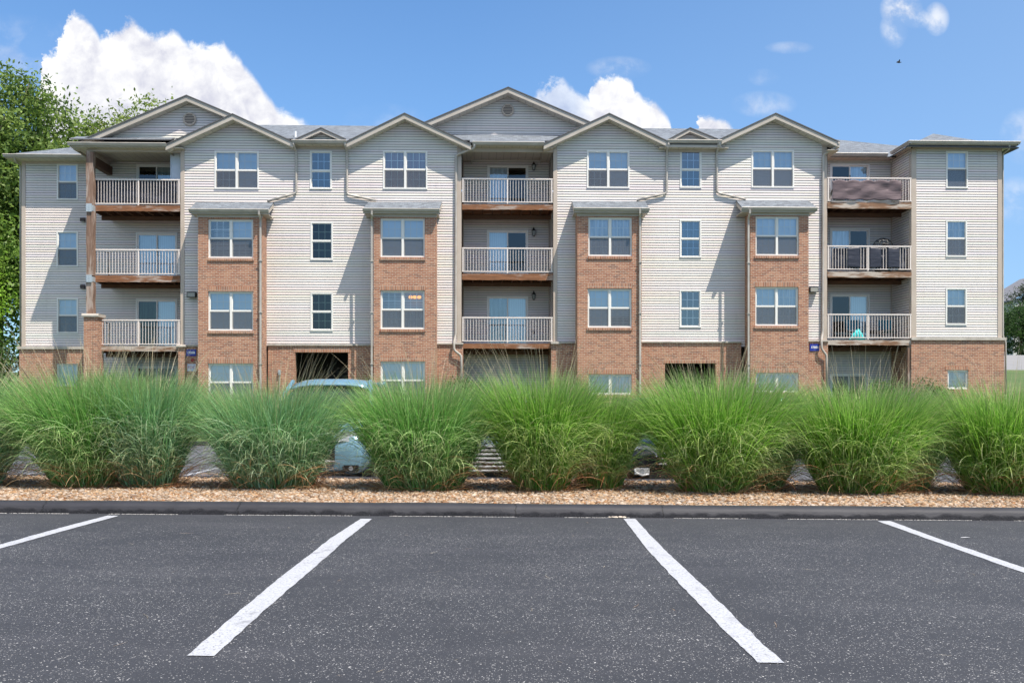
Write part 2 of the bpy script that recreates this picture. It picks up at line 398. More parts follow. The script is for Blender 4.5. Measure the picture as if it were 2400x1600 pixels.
M_taupe = cloth('taupe_cloth', (.125, .088, .098)); M_navy = cloth('navy_black_cloth', (.022, .024, .04), .5); M_aqua = cloth('aqua_cloth', (.05, .62, .62)); M_teal = cloth('teal_canvas', (.01, .15, .22))

# ------------------------------------------------------------------ the building
BO = (0., 40., 1.0)
bld = empty('apartment_building', W(*BO), TH)
tag(bld, 'long four storey apartment building of beige siding and red brick bays beyond the tall grass', 'apartment building')
PA, PB, PC, PF, PS = 39.0, 40.9, 38.18, 38.60, 38.95       # siding plane, recess plane, bay front, fascia, trim face
EX = .1016; LIP = .016; GRV = .016
ZG = 0.75                                                 # walls start below the ground at the building
def part(mb, name, mats, parent=None, **kw): return mb.build(name, mats, parent or bld, off=BO, **kw)
def sub(mb, name, mats, parent, **kw): return mb.build(name, mats, parent, off=BO, **kw)

def siding(mb, u0, u1, z0, z1, P, holes=(), top=None):
    """lapped courses between u0..u1; P(u, z, off) -> point; top(z) -> (ul, ur) limits for gables"""
    k0 = math.floor(z0 / EX); k1 = math.ceil(z1 / EX)
    for k in range(k0, k1):
        zb, zt = k * EX, (k + 1) * EX
        cuts = sorted({max(zb, z0), min(zt, z1)} | {h[2] for h in holes if zb < h[2] < zt} | {h[3] for h in holes if zb < h[3] < zt})
        cuts = [c for c in cuts if z0 - 1e-6 <= c <= z1 + 1e-6]
        for a, b_ in zip(cuts[:-1], cuts[1:]):
            if b_ - a < 1e-5: continue
            mid = (a + b_) / 2; ivs = [(u0, u1)]
            for h in holes:
                if h[2] < mid < h[3]:
                    nv = []
                    for s_, e_ in ivs:
                        if h[1] <= s_ or h[0] >= e_: nv.append((s_, e_)); continue
                        if h[0] > s_: nv.append((s_, h[0]))
                        if h[1] < e_: nv.append((h[1], e_))
                    ivs = nv
            for s_, e_ in ivs:
                sa, ea, sb, eb = s_, e_, s_, e_; lo = a
                if top:
                    la, ra = top(lo); lb, rb = top(b_)
                    sa = max(s_, la); ea = min(e_, ra); sb = max(s_, lb); eb = min(e_, rb)
                    if ea <= sa: continue
                    if eb < sb: sb = eb = (sa + ea) / 2
                prof = lambda z: LIP * (zt - z) / (EX - GRV)
                g = zb + GRV
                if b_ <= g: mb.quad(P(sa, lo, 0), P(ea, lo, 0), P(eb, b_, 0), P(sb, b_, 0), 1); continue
                if lo < g:
                    f_ = (g - lo) / (b_ - lo); sg, eg = sa + (sb - sa) * f_, ea + (eb - ea) * f_
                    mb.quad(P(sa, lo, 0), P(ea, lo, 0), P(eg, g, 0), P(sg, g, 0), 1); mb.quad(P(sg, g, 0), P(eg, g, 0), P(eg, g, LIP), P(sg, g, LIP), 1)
                    sa, ea, lo = sg, eg, g
                mb.quad(P(sa, lo, prof(lo)), P(ea, lo, prof(lo)), P(eb, b_, prof(b_)), P(sb, b_, prof(b_)))
def PX(Y): return lambda u, z, o: (u, Y - o, z)            # faces -y
def PXp(X, s): return lambda u, z, o: (X + s * o, u, z)    # side walls: faces s*x

def flat_wall(mb, x0, x1, z0, z1, Y, holes=(), reveal=.10, mi=0, mir=0):
    xs = sorted({x0, x1} | {h[0] for h in holes} | {h[1] for h in holes}); zs = sorted({z0, z1} | {h[2] for h in holes} | {h[3] for h in holes})
    xs = [x for x in xs if x0 <= x <= x1]; zs = [z for z in zs if z0 <= z <= z1]
    for a, b_ in zip(xs[:-1], xs[1:]):
        for c, d in zip(zs[:-1], zs[1:]):
            mx, mz = (a + b_) / 2, (c + d) / 2
            if any(h[0] < mx < h[1] and h[2] < mz < h[3] for h in holes): continue
            mb.quad((a, Y, c), (b_, Y, c), (b_, Y, d), (a, Y, d), mi)
    for h in holes:
        a, b_, c, d = h; Y2 = Y + reveal
        mb.quad((a, Y, c), (a, Y, d), (a, Y2, d), (a, Y2, c), mir); mb.quad((b_, Y, c), (b_, Y2, c), (b_, Y2, d), (b_, Y, d), mir)
        mb.quad((a, Y, c), (a, Y2, c), (b_, Y2, c), (b_, Y, c), mir); mb.quad((a, Y, d), (b_, Y, d), (b_, Y2, d), (a, Y2, d), mir)

def window(rect, Y, cols=2, blinds=('u', 'u'), lower='screen', glass=None, light=False, meet=None, grid=True, partial=False, label=None, lowgrid=True, single=False):
    """rect = outer photo-pixel rect of the frame on plane Y. blinds per column: material key or None"""
    x0, z1 = L(rect[0], rect[1], Y); x1, z0 = L(rect[2], rect[3], Y)
    fr = MB(); t = .055; yf, yb = Y - .03, Y + .06
    fr.box(x0, x1, yf, yb, z1 - t, z1); fr.box(x0, x1, yf - .012, yb, z0, z0 + t)
    fr.box(x0, x0 + t, yf + .002, yb - .002, z0 + t, z1 - t); fr.box(x1 - t, x1, yf + .002, yb - .002, z0 + t, z1 - t)
    n = cols; wi = (x1 - x0 - 2 * t); mul = .085
    zm = (z0 + z1) / 2 if not meet else lz((rect[0] + rect[2]) / 2, meet, Y)
    cw = (wi - mul * (n - 1)) / n; units = []
    for i in range(n):
        a = x0 + t + i * (cw + mul); units.append((a, a + cw))
        if i: fr.box(a - mul, a, yf + .001, yb - .003, z0 + t, z1 - t)
    s = .028; panes = MB(); scr = MB(); gl = glass or M_glass
    bl = {}
    for i, (a, b_) in enumerate(units):
        if not single: fr.box(a, b_, Y + .005, Y + .05, zm - .022, zm + .022)                              # meeting rail
        for (c, d, yo) in (((z0 + t, z1 - t, 0.),) if single else ((zm + .022, z1 - t, 0.), (z0 + t, zm - .022, .022))):              # two sashes
            fr.box(a, a + s, Y + .004 + yo, Y + .048 + yo * .4, c, d); fr.box(b_ - s, b_, Y + .004 + yo, Y + .048 + yo * .4, c, d)
            fr.box(a + s, b_ - s, Y + .006 + yo, Y + .046 + yo * .4, d - s, d); fr.box(a + s, b_ - s, Y + .006 + yo, Y + .046 + yo * .4, c, c + s)
            if grid and (yo == 0. or lowgrid):
                for k in (1, 2):
                    xm = a + s + (b_ - a - 2 * s) * k / 3; fr.box(xm - .014, xm + .014, Y + .020 + yo, Y + .030 + yo, c + s, d - s)
                zc = (c + d) / 2; fr.box(a + s, b_ - s, Y + .0215 + yo, Y + .0285 + yo, zc - .014, zc + .014)
            yg = Y + .018 + yo
            panes.quad((a + s, yg, c + s), (b_ - s, yg, c + s), (b_ - s, yg, d - s), (a + s, yg, d - s))
        if lower == 'screen':
            scr.quad((a + .006, Y + .002, z0 + t), (b_ - .006, Y + .002, z0 + t), (b_ - .006, Y + .002, zm - .012), (a + .006, Y + .002, zm - .012))
        key = blinds[i % len(blinds)]
        if key:
            yb_ = Y + .13; mats_ = {'u': M_blind, 'p': M_pinkc, 's': M_sheer, 't': M_tealc}
            zlow = z0 + .02
            k2 = key[0]; ztop_ = z1 - .01
            if k2 == 'l': k2 = 's'; ztop_ = zm + .02
            elif len(key) > 1: zlow = z0 + (z1 - z0) * int(key[1:]) / 100
            q = bl.setdefault(k2, MB()); q.box(a - .03, b_ + .03, yb_, yb_ + .012, zlow, ztop_)
    wo = part(fr, 'window', M_winframe)
    if label: wo['label'] = label
    sub(panes, 'pane', gl, wo, fix=False)
    if lower == 'screen': sub(scr, 'insect_screen', M_screen, wo, fix=False)
    for k2, q in bl.items(): sub(q, 'curtain' if k2 in 'pst' else 'blind', {'u': M_blind, 'p': M_pinkc, 's': M_sheer, 't': M_tealc}[k2], wo)
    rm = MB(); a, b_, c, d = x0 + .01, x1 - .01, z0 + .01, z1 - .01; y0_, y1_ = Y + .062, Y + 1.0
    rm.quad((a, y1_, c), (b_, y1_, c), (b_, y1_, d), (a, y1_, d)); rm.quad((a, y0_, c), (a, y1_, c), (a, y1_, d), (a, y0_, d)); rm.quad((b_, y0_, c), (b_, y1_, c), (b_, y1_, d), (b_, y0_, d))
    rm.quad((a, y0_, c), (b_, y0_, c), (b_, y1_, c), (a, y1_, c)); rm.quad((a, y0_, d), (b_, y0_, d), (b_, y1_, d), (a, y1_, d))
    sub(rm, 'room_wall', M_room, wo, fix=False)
    return (x0 + .004, x1 - .004, z0 + .004, z1 - .004), wo

def sliding_door(rect, Y, left='v', right='v', glassL=None, glassR=None, lower_dark=False):
    x0, z1 = L(rect[0], rect[1], Y); x1, z0 = L(rect[2], rect[3], Y)
    fr = MB(); t = .06; xm = (x0 + x1) / 2
    fr.box(x0, x1, Y - .03, Y + .07, z1 - t, z1); fr.box(x0, x1, Y - .04, Y + .07, z0, z0 + .05)
    fr.box(x0, x0 + t, Y - .029, Y + .068, z0 + .05, z1 - t); fr.box(x1 - t, x1, Y - .029, Y + .068, z0 + .05, z1 - t)
    for a, b_, yo in ((x0 + t, xm + .03, 0.), (xm - .03, x1 - t, .035)):
        fr.box(a, a + .05, Y + yo, Y + .03 + yo, z0 + .05, z1 - t); fr.box(b_ - .05, b_, Y + yo, Y + .03 + yo, z0 + .05, z1 - t)
        fr.box(a + .05, b_ - .05, Y + .002 + yo, Y + .028 + yo, z1 - t - .05, z1 - t); fr.box(a + .05, b_ - .05, Y + .002 + yo, Y + .028 + yo, z0 + .05, z0 + .12)
    d = part(fr, 'sliding_door', M_winframe)
    for a, b_, yo, key, g in ((x0 + t + .05, xm - .02, .015, left, glassL), (xm + .02, x1 - t - .05, .05, right, glassR)):
        q = MB(); q.quad((a, Y + yo, z0 + .12), (b_, Y + yo, z0 + .12), (b_, Y + yo, z1 - t - .05), (a, Y + yo, z1 - t - .05)); sub(q, 'pane', g or (M_glass if key else M_glassdark), d, fix=False)
        if key:
            q = MB(); q.box(a, b_, Y + .12, Y + .13, z0 + .1, z1 - .1); sub(q, 'vertical_blind', {'v': M_blindv, 'd': M_tealc, 's': M_sheer}[key], d)
    h = MB(); h.bar((xm + .0, Y - .03, z0 + .95), (xm + .0, Y - .03, z0 + 1.2), .025, .03); sub(h, 'handle', M_black, d)
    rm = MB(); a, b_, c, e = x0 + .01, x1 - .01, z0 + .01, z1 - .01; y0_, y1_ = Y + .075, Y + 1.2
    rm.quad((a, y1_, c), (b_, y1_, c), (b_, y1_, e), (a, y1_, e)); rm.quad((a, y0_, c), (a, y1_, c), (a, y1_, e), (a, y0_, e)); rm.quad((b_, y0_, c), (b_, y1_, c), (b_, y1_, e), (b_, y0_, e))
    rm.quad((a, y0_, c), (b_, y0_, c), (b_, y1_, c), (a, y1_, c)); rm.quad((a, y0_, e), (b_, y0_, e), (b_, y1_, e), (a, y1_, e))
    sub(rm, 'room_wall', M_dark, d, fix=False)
    return (x0 + .004, x1 - .004, z0 + .004, z1 - .004)

# ---- openings on the siding plane A (upper storeys)
HA = []; HB = []
def winA(*a, **k): h, o = window(*a, **k); return h
hA = [window((503, 353.8, 607, 444), PA, 2, ('u50', 'u'), meet=399.7, label='top floor twin window with its blinds half drawn')[0],
      window((726.5, 353.8, 778, 444), PA, 1, (None,), lower='no', glass=M_glassblue, meet=400.5)[0],
      window((897.8, 353, 1001.8, 444), PA, 2, ('p', 'p'), meet=398, label='twin window with dusty pink curtains')[0],
      window((727.8, 520, 780.6, 609.7), PA, 1, (None,), lower='no', glass=M_glassdark)[0],
      window((727.8, 685.4, 780.6, 775.4), PA, 1, (None,), lower='no', glass=M_glassdark)[0],
      window((1375.4, 353, 1475.3, 441.7), PA, 2, ('u45', 'u'), meet=398)[0],
      window((1593.5, 352, 1644, 441), PA, 1, (None,), lower='no', glass=M_glassblue, meet=397.5)[0],
      window((1593, 514.9, 1643.5, 604.4), PA, 1, ('t40',), lower='no', glass=M_glassblue)[0],
      window((1592.5, 679, 1643, 767.5), PA, 1, (None,), lower='no')[0],
      window((1760.9, 351.8, 1860.7, 440.8), PA, 2, ('u', 'u'), meet=396, lowgrid=False)[0],
      window((2217, 354.4, 2268, 441.9), PA, 1, ('u',), meet=396, lowgrid=False)[0],
      window((2216.7, 516, 2265.8, 602.5), PA, 1, ('s', ))[0],
      window((2216.2, 674.6, 2265.5, 761.6), PA, 1, ('u55',), label='narrow window with its blind pulled half way')[0]]
hB = [window((133.8, 383, 183, 469), PB, 1, ('u',), meet=427)[0],
      window((133, 541.5, 183.5, 625.4), PB, 1, ('u',), lowgrid=True)[0],
      window((134, 698, 184, 781), PB, 1, ('u',))[0],
      sliding_door((320, 385, 413, 488), PB, left=None, right='d'),
      sliding_door((318.8, 545, 416, 652), PB, left='v', right='v'),
      sliding_door((318.8, 700.4, 416, 818), PB, left='d', right='v', glassL=M_glassdark),
      sliding_door((318, 857, 416, 985), PB, left=None, right=None),
      sliding_door((1141.9, 386.6, 1238.3, 482), PB, left='s', right=None),
      sliding_door((1141, 539, 1238, 645), PB, left='v', right=None),
      sliding_door((1141, 693.3, 1238, 810), PB, left='d', right='v'),
      sliding_door((1945, 384.4, 2038, 478), PB, left=None, right='s'),
      sliding_door((1944.8, 535, 2038, 640), PB, left='s', right=None),
      sliding_door((1945, 689, 2038, 801), PB, left=None, right='v'),
      sliding_door((1945, 875, 2034, 985), PB, left=None, right=None)]

ZE = 11.27                                                 # soffit height
def rect_hole(h): return h
# siding of plane A, left block and right block, right wing
zl = 3.36
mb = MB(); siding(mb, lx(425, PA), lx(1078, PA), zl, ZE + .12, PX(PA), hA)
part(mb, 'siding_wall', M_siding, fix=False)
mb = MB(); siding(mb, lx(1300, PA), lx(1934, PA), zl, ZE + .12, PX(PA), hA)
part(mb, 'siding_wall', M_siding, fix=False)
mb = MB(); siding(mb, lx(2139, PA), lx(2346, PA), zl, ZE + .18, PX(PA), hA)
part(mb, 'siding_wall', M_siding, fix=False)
# recess walls
XL0, XL1 = lx(51.7, PB), lx(432, PA); XM0, XM1 = lx(1082.6, PA), lx(1295.7, PA); XR0, XR1 = lx(1939, PA), lx(2135.7, PA); XW1 = lx(2347, PA)
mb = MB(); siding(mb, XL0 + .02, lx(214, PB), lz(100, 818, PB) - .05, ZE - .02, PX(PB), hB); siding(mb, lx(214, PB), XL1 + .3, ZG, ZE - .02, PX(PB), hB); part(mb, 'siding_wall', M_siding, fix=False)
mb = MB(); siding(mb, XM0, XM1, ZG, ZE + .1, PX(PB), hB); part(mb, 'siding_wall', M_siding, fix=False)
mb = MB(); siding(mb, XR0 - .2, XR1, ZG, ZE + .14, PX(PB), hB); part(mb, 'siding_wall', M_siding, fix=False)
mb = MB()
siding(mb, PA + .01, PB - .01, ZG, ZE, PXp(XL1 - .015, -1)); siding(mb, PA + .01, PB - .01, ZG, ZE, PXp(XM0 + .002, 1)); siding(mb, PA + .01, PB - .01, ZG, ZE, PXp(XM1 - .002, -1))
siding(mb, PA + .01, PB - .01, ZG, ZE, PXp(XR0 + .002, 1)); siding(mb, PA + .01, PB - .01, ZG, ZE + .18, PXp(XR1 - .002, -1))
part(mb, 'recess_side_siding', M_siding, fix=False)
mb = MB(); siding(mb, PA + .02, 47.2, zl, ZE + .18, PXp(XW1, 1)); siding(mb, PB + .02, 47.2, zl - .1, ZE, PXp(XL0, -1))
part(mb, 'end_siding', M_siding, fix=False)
mb = MB(); mb.quad((XL0, 47.2, 0), (XW1, 47.2, 0), (XW1, 47.2, ZE), (XL0, 47.2, ZE)); part(mb, 'rear_wall', M_siding, fix=False)
# corner posts of the siding
class Solo:                                                # each box a part of its own
    def __init__(s, name, mat): s.n = name; s.m = mat
    def box(s, *a): q = MB(); q.box(*a); return part(q, s.n, s.m)
mb = Solo('corner_trim', M_trim)
def trim(p0, p1, Yf, ytop, ybot, ref):
    a, b_ = lx(p0, Yf), lx(p1, Yf); mb.box(a, b_, Yf - .03, Yf + .05, lz(p0, ybot, ref), lz(p0, ytop, ref))
trim(423.5, 432.5, PA, 346, 809, PA); trim(1071.4, 1081.6, PA, 340, 803, PA); trim(1296.7, 1306.0, PA, 340, 801, PA)
trim(1926.5, 1937.7, PA, 340, 799, PA); trim(2135.4, 2147, PA, 348, 793, PA); trim(2338, 2347.4, PA, 348, 793, PA); trim(51.3, 60.2, PB, 377, 815, PB)
for X_, s_ in ((XL1 - .03, 0), (XM0 + .02, 0), (XM1 - .045, 0), (XR1 - .045, 0)): mb.box(X_, X_ + .03, PB - .05, PB - .022, ZG, ZE)
mb.box(XL1 - .05, XL1 - .018, PA + .051, PA + .13, 3.36, ZE - .1); mb.box(XR1 - .036, XR1 - .006, PA + .051, PA + .13, 3.36, ZE - .1)
mb.box(XW1 - .04, XW1 + .035, PA + .051, PA + .13, 3.36, ZE - .05); mb.box(XL0 - .035, XL0 - .0, PB + .051, PB + .13, 3.3, ZE - .05)

# ---- brick base and its stone ledge
lg = Solo('stone_ledge', M_ledge); YBk = PA - .07
hOp1 = (*[lx(p, YBk) for p in (692, 816)], ZG - .2, lz(700, 825.3, YBk)); hOp2 = (*[lx(p, YBk) for p in (1558.4, 1677.2)], ZG - .2, lz(1600, 851, YBk))
h7, w7 = window((2219, 867, 2267.5, 912), PA - .0, 1, ('s',), lower='no', single=True)
for (a, b_, yt, yb, hs) in ((434, 464, 807, 811.5, ()), (628, 870, 805.7, 809.8, (hOp1,)), (1020, 1085.5, 803, 807, ()), (1292, 1354, 800.5, 804.5, ()), (1502, 1737, 799, 802.7, (hOp2,)), (1893, 1940.6, 796.8, 800.5, ())):
    z_ = lz(a, yb, YBk); X0, X1 = lx(a, YBk), lx(b_, YBk)
    mb = MB(); flat_wall(mb, X0, X1, ZG - .6, z_, YBk, hs, reveal=.25)
    for xx in ([X1] if b_ in (1085.5, 1940.6) else [X0] if a == 1292 else []): mb.quad((xx, YBk, ZG - .6), (xx, PB, ZG - .6), (xx, PB, 3.3), (xx, YBk, 3.3))
    part(mb, 'brick_base_wall', M_brick, fix=False)
    lg.box(X0 - .01, X1 + .01, YBk - .06, PA + .03, z_, lz(a, yt, YBk - .06))
# right wing base
mb = MB()
X0, X1 = lx(2136, YBk), lx(2353.7, YBk); z_ = lz(2200, 797, YBk)
flat_wall(mb, X0, X1, ZG - .6, z_, YBk, ((h7[0], h7[1], h7[2], h7[3]),), reveal=.08)
mb.quad((X1, YBk, ZG - .6), (X1, 47.2, ZG - .6), (X1, 47.2, z_), (X1, YBk, z_)); mb.quad((X0, YBk, ZG - .6), (X0, PB, ZG - .6), (X0, PB, z_), (X0, YBk, z_))
lg.box(X0 - .01, X1 + .07, YBk - .06, PA + .03, z_, z_ + .11); lg.box(X1 - .05, X1 + .07, PA + .03, 47.2, z_, z_ + .11)
part(mb, 'brick_base_wall', M_brick, fix=False)
# left wing base
mb = MB()
YBl = PB - .07; X0 = lx(45, YBl); X1 = lx(232, YBl); z_ = lz(100, 818, YBl)
h8, w8 = window((134, 852, 184, 905), PB, 1, ('s',), lower='no', single=True)
flat_wall(mb, X0, X1, ZG - .6, z_, YBl, (h8,), reveal=.08); mb.quad((X1, YBl, ZG - .6), (X1, PB + .05, ZG - .6), (X1, PB + .05, z_), (X1, YBl, z_))
mb.quad((X0, YBl, ZG - .6), (X0, 47.2, ZG - .6), (X0, 47.2, z_), (X0, YBl, z_))
lg.box(X0 - .07, X1 + .02, YBl - .06, PB + .03, z_, z_ + .11); lg.box(X0 - .07, X0 + .05, PB + .03, 47.2, z_, z_ + .11)
part(mb, 'brick_base_wall', M_brick, fix=False)
# open passages: brick lined recess with stair flight
for k, h in enumerate((hOp1, hOp2)):
    a, b_, c, d = h; r_ = MB(); Y0, Y1 = YBk + .25, YBk + 5.5
    r_.quad((a - .6, Y1, c), (b_ + .6, Y1, c), (b_ + .6, Y1, d + .25), (a - .6, Y1, d + .25)); r_.quad((a - .6, Y0, c), (a - .6, Y1, c), (a - .6, Y1, d + .25), (a - .6, Y0, d + .25)); r_.quad((b_ + .6, Y0, c), (b_ + .6, Y1, c), (b_ + .6, Y1, d + .25), (b_ + .6, Y0, d + .25))
    r_.quad((a - .6, Y0, d + .25), (b_ + .6, Y0, d + .25), (b_ + .6, Y1, d + .25), (a - .6, Y1, d + .25)); r_.quad((a - .6, Y0, 1.1), (b_ + .6, Y0, 1.1), (b_ + .6, Y1, 1.1), (a - .6, Y1, 1.1))
    for i in range(9): r_.box(a + .9, b_ + .55, YBk + 1.6 + i * .28, YBk + 1.9 + i * .28, 1.1 + i * .18, 1.22 + i * .18)
    for i in range(9): r_.box(a + .95, a + .98, YBk + 1.7 + i * .28, YBk + 1.73 + i * .28, 1.22 + i * .18, 2.1 + i * .18)
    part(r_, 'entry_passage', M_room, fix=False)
# soldier courses over the openings
def soldier(p0, p1, y0, y1, Y, nm='brick_lintel'):
    q = MB(); q.box(lx(p0, Y), lx(p1, Y), Y - .012, Y + .03, lz(p0, y1, Y), lz(p0, y0, Y)); part(q, nm, M_soldier)
soldier(688, 820, 815.5, 825.2, YBk); soldier(1554, 1681, 843, 850.8, YBk); soldier(2215, 2271, 858, 866.8, YBk)

# ---- piers with caps
def pier(p0, p1, ytop, ycapb, Yf, dep, ov=.06):
    q = MB(); a, b_ = lx(p0, Yf), lx(p1, Yf); zt = lz(p0, ycapb, Yf); q.box(a, b_, Yf, Yf + dep, ZG - .6, zt); po = part(q, 'brick_pier', M_brick)
    c = MB(); h = lz(p0, ytop, Yf) - zt
    c.extrude([(Yf - ov, zt), (Yf - ov - .01, zt + h * .5), (Yf - ov + .02, zt + h), (Yf + dep + ov - .02, zt + h), (Yf + dep + ov, zt + h * .5), (Yf + dep + ov, zt)], a - ov, b_ + ov); sub(c, 'pier_cap', M_ledge, po)
pier(417.6, 434.5, 808, 813.6, PA - .12, .45); pier(196, 228.5, 735, 742.4, PA - .45, .62)
c = MB(); X0, X1 = lx(1290.8, YBk), lx(1313.7, YBk); c.box(X0, X1, YBk - .09, PA + .2, lz(1290, 805.7, YBk), lz(1290, 800, YBk - .1)); part(c, 'stone_cap', M_ledge)

# ---- brick bays
def bay(pL, pR, ztop_px, wins, roof, down, side):
    X0, X1 = lx(pL, PC), lx(pR, PC); zt = lz(pL, ztop_px, PC); hs = []
    for w_ in wins:
        h, o = window(*w_[0], **w_[1]); hs.append(h)
    q = MB(); flat_wall(q, X0, X1, ZG - .6, zt, PC, hs, reveal=.10)
    for X_ in (X0, X1): q.quad((X_, PC, ZG - .6), (X_, PA + .05, ZG - .6), (X_, PA + .05, zt), (X_, PC, zt))
    b_ = part(q, 'brick_bay', M_brick, fix=False)
    for i, w_ in enumerate(wins):
        r_ = w_[0][0]; a, b2 = lx(r_[0], PC) - .02, lx(r_[2], PC) + .02; z1 = lz(r_[0], r_[1], PC + .09); z0 = lz(r_[0], r_[3], PC + .09)
        s = MB(); s.box(a, b2, PC - .012, PC + .06, z1 + .004, z1 + .20 if i else zt - .02); sub(s, 'brick_lintel', M_soldier, b_)
        s = MB(); s.box(a, b2, PC - .045, PC + .08, z0 - .105, z0 - .004); sub(s, 'brick_sill', M_soldier, b_)
    # lean-to roof
    (tx0, tx1, ty), (bx0, bx1, by0, by1) = roof
    Yg = PC - .22; A0 = (lx(tx0, PA), PA + .0, lz(tx0, ty, PA)); A1 = (lx(tx1, PA), PA, lz(tx1, ty, PA)); B0 = (lx(bx0, Yg), Yg, lz(bx0, by0, Yg)); B1 = (lx(bx1, Yg), Yg, lz(bx1, by0, Yg))
    s = MB(); dn = lambda p, k=.05: (p[0], p[1], p[2] - k)
    s.add([B0, B1, A1, A0, dn(B0), dn(B1), dn(A1), dn(A0)], [(0, 1, 2, 3), (7, 6, 5, 4), (0, 4, 5, 1), (1, 5, 6, 2), (3, 2, 6, 7), (0, 3, 7, 4)])
    ro = part(s, 'bay_roof', M_shingle)
    s = MB()                                                      # rake boards + gutter + soffit + frieze
    for P0, P1, sg in ((B0, A0, 1), (B1, A1, -1)):
        s.add([dn(P0, .055), dn(P1, .055), dn(P1, .22), dn(P0, .19)] + [(p[0] + sg * .03, p[1], p[2]) for p in (dn(P0, .055), dn(P1, .055), dn(P1, .22), dn(P0, .19))],
              [(0, 1, 2, 3), (7, 6, 5, 4), (0, 4, 5, 1), (1, 5, 6, 2), (2, 6, 7, 3), (3, 7, 4, 0)])
    zs = B0[2] - .19; s.box(B0[0] + .03, B1[0] - .03, Yg + .1, PA - .02, zs - .0, zs + .02); s.box(X0 - .03, X1 + .03, PC - .03, PC + .02, zs - .10, zs - .001)
    s.box(B0[0] + .03, B1[0] - .03, Yg + .02, Yg + .04, zs, B0[2] - .06)
    sub(s, 'fascia', M_fascia, ro)
    s = MB(); h = .115; s.extrude([(Yg - .10, B0[2] - .01), (Yg - .115, B0[2] - .03), (Yg - .06, B0[2] - .01 - h), (Yg + .019, B0[2] - .01 - h), (Yg + .019, B0[2] - .02), (Yg - .09, B0[2] - .02)], B0[0] - .01, B1[0] + .01); sub(s, 'gutter', M_gutter, ro)
    # downspout
    s = MB(); P = []
    for (px, py, dd) in down: P.append((lx(px, PC - dd), PC - dd, lz(px, py, PC - dd)))
    s.tube(P, .047, 4, rot=math.pi / 4, ry=.047)
    for zz in (2.6, 4.6, 6.6): s.box(P[-1][0] - .06, P[-1][0] + .06, PC - .13, PC - .001, zz, zz + .03)
    part(s, 'downspout', M_gutter, fix=True)
bay(464, 614.2, 500.5, [(((488.9, 514.3, 594.5, 605.8), PC + .09, 2, (None, 'u38')), dict(meet=559.5, lowgrid=True, label='twin window in brick bay with bare left sash')), (((488.9, 683, 594.5, 775.4), PC + .09, 2, ('u', 'u')), {}), (((488.9, 851.7, 594.5, 941), PC + .09, 2, ('u', 'u')), {})],
    ((459, 641.5, 474), (444, 630, 489, 494.5)), [(607, 494, .33), (607.2, 502, .32), (610.7, 514, .10), (610.7, 520, .07), (610.7, 925, .07)], 1)
bay(875.7, 1022.5, 497, [(((891.9, 512, 996, 603.8), PC + .09, 2, ('u', 'u')), dict(meet=559)), (((891.9, 680.7, 995.8, 771.6), PC + .09, 2, ('l', 'l')), dict(label='twin window with an amber ceiling lamp glowing behind it')), (((892, 846.7, 997, 937), PC + .09, 2, ('u', 'u')), {})],
    ((864, 1035.7, 473), (851, 1029.8, 488, 494)), [(871.5, 494, .33), (871.5, 502, .32), (871.5, 514, .10), (871.5, 520, .07), (871.5, 925, .07)], 1)
bay(1353.3, 1503.8, 493, [(((1378, 509.9, 1480.7, 601.4), PC + .09, 2, ('s', 's')), dict(meet=556.5, grid=True, label='twin window with sheer pale curtains')), (((1376.8, 676.5, 1480, 768), PC + .09, 2, ('u', 'u30')), {}), (((1378.5, 876.7, 1480, 925), PC + .09, 2, ('s', 's')), dict(lower='no', single=True))],
    ((1341, 1512, 471.5), (1344.5, 1521, 486.5, 492)), [(1500, 491, .33), (1500, 499, .32), (1500, 508, .10), (1500, 514, .07), (1500, 925, .07)], -1)
bay(1758.6, 1895, 491, [(((1769.3, 507.5, 1871.3, 600), PC + .09, 2, ('u', 'u')), {}), (((1768.7, 672.8, 1870, 764), PC + .09, 2, ('u', 's')), {}), (((1769.6, 873.4, 1870.5, 920), PC + .09, 2, ('s', 's')), dict(lower='no', single=True))],
    ((1725, 1893, 469), (1738, 1914, 485, 491.8)), [(1757.6, 491, .33), (1757.6, 499, .32), (1754.3, 512, .10), (1754.3, 518, .07), (1754.3, 925, .07)], -1)

# ---- roofs
SL = (13.18 - 11.41) / (42.8 - 38.6); ZR = 13.18; YR = 42.8; ZEA = 11.41
def slab(mb, P, th=.04, mi=0, mi2=None):
    n = len(P); mb.add(list(P), [tuple(range(n))], mi)
    Q = [(p[0], p[1], p[2] - th) for p in P]; mb.add(list(P) + Q, [tuple(reversed(range(n, 2 * n)))] + [(i, (i + 1) % n, n + (i + 1) % n, n + i) for i in range(n)], mi if mi2 is None else mi2)
rf = MB()
xa, xb = lx(392, PF), lx(1900, PF)
YM = PA + .12; zs_ = lambda Y: ZEA + (Y - PF) * SL
slab(rf, [(lx(184, PF), YM, zs_(YM)), (xb, YM, zs_(YM)), (lx(1760, YR), YR, ZR), (lx(440, YR), YR, ZR)], mi2=1)
for a, b_ in ((166, 400), (683, 815), (1101, 1278), (1565, 1684)): slab(rf, [(lx(a, PF), PF - .02, ZEA), (lx(b_, PF), PF - .02, ZEA), (lx(b_, PF), YM + .004, zs_(YM) + .002), (lx(a, PF), YM + .004, zs_(YM) + .002)], mi2=1)
slab(rf, [(lx(440, YR), YR, ZR), (lx(1760, YR), YR, ZR), (lx(1900, 47.2), 47.2, 11.4), (lx(300, 47.2), 47.2, 11.4)], mi2=1)
Yq = 40.35; zq = lambda Y: 11.40 + (Y - Yq) * .40
rf2 = [(lx(1880, Yq), Yq, 11.40), (lx(2100, Yq), Yq, 11.40), (lx(2119.6, 43.5), 43.5, zq(43.5)), (lx(1957, 45.7), 45.7, zq(45.7)), (lx(1760, 46.6), 46.6, zq(46.6)), (lx(1760, 43), 43, zq(43))]
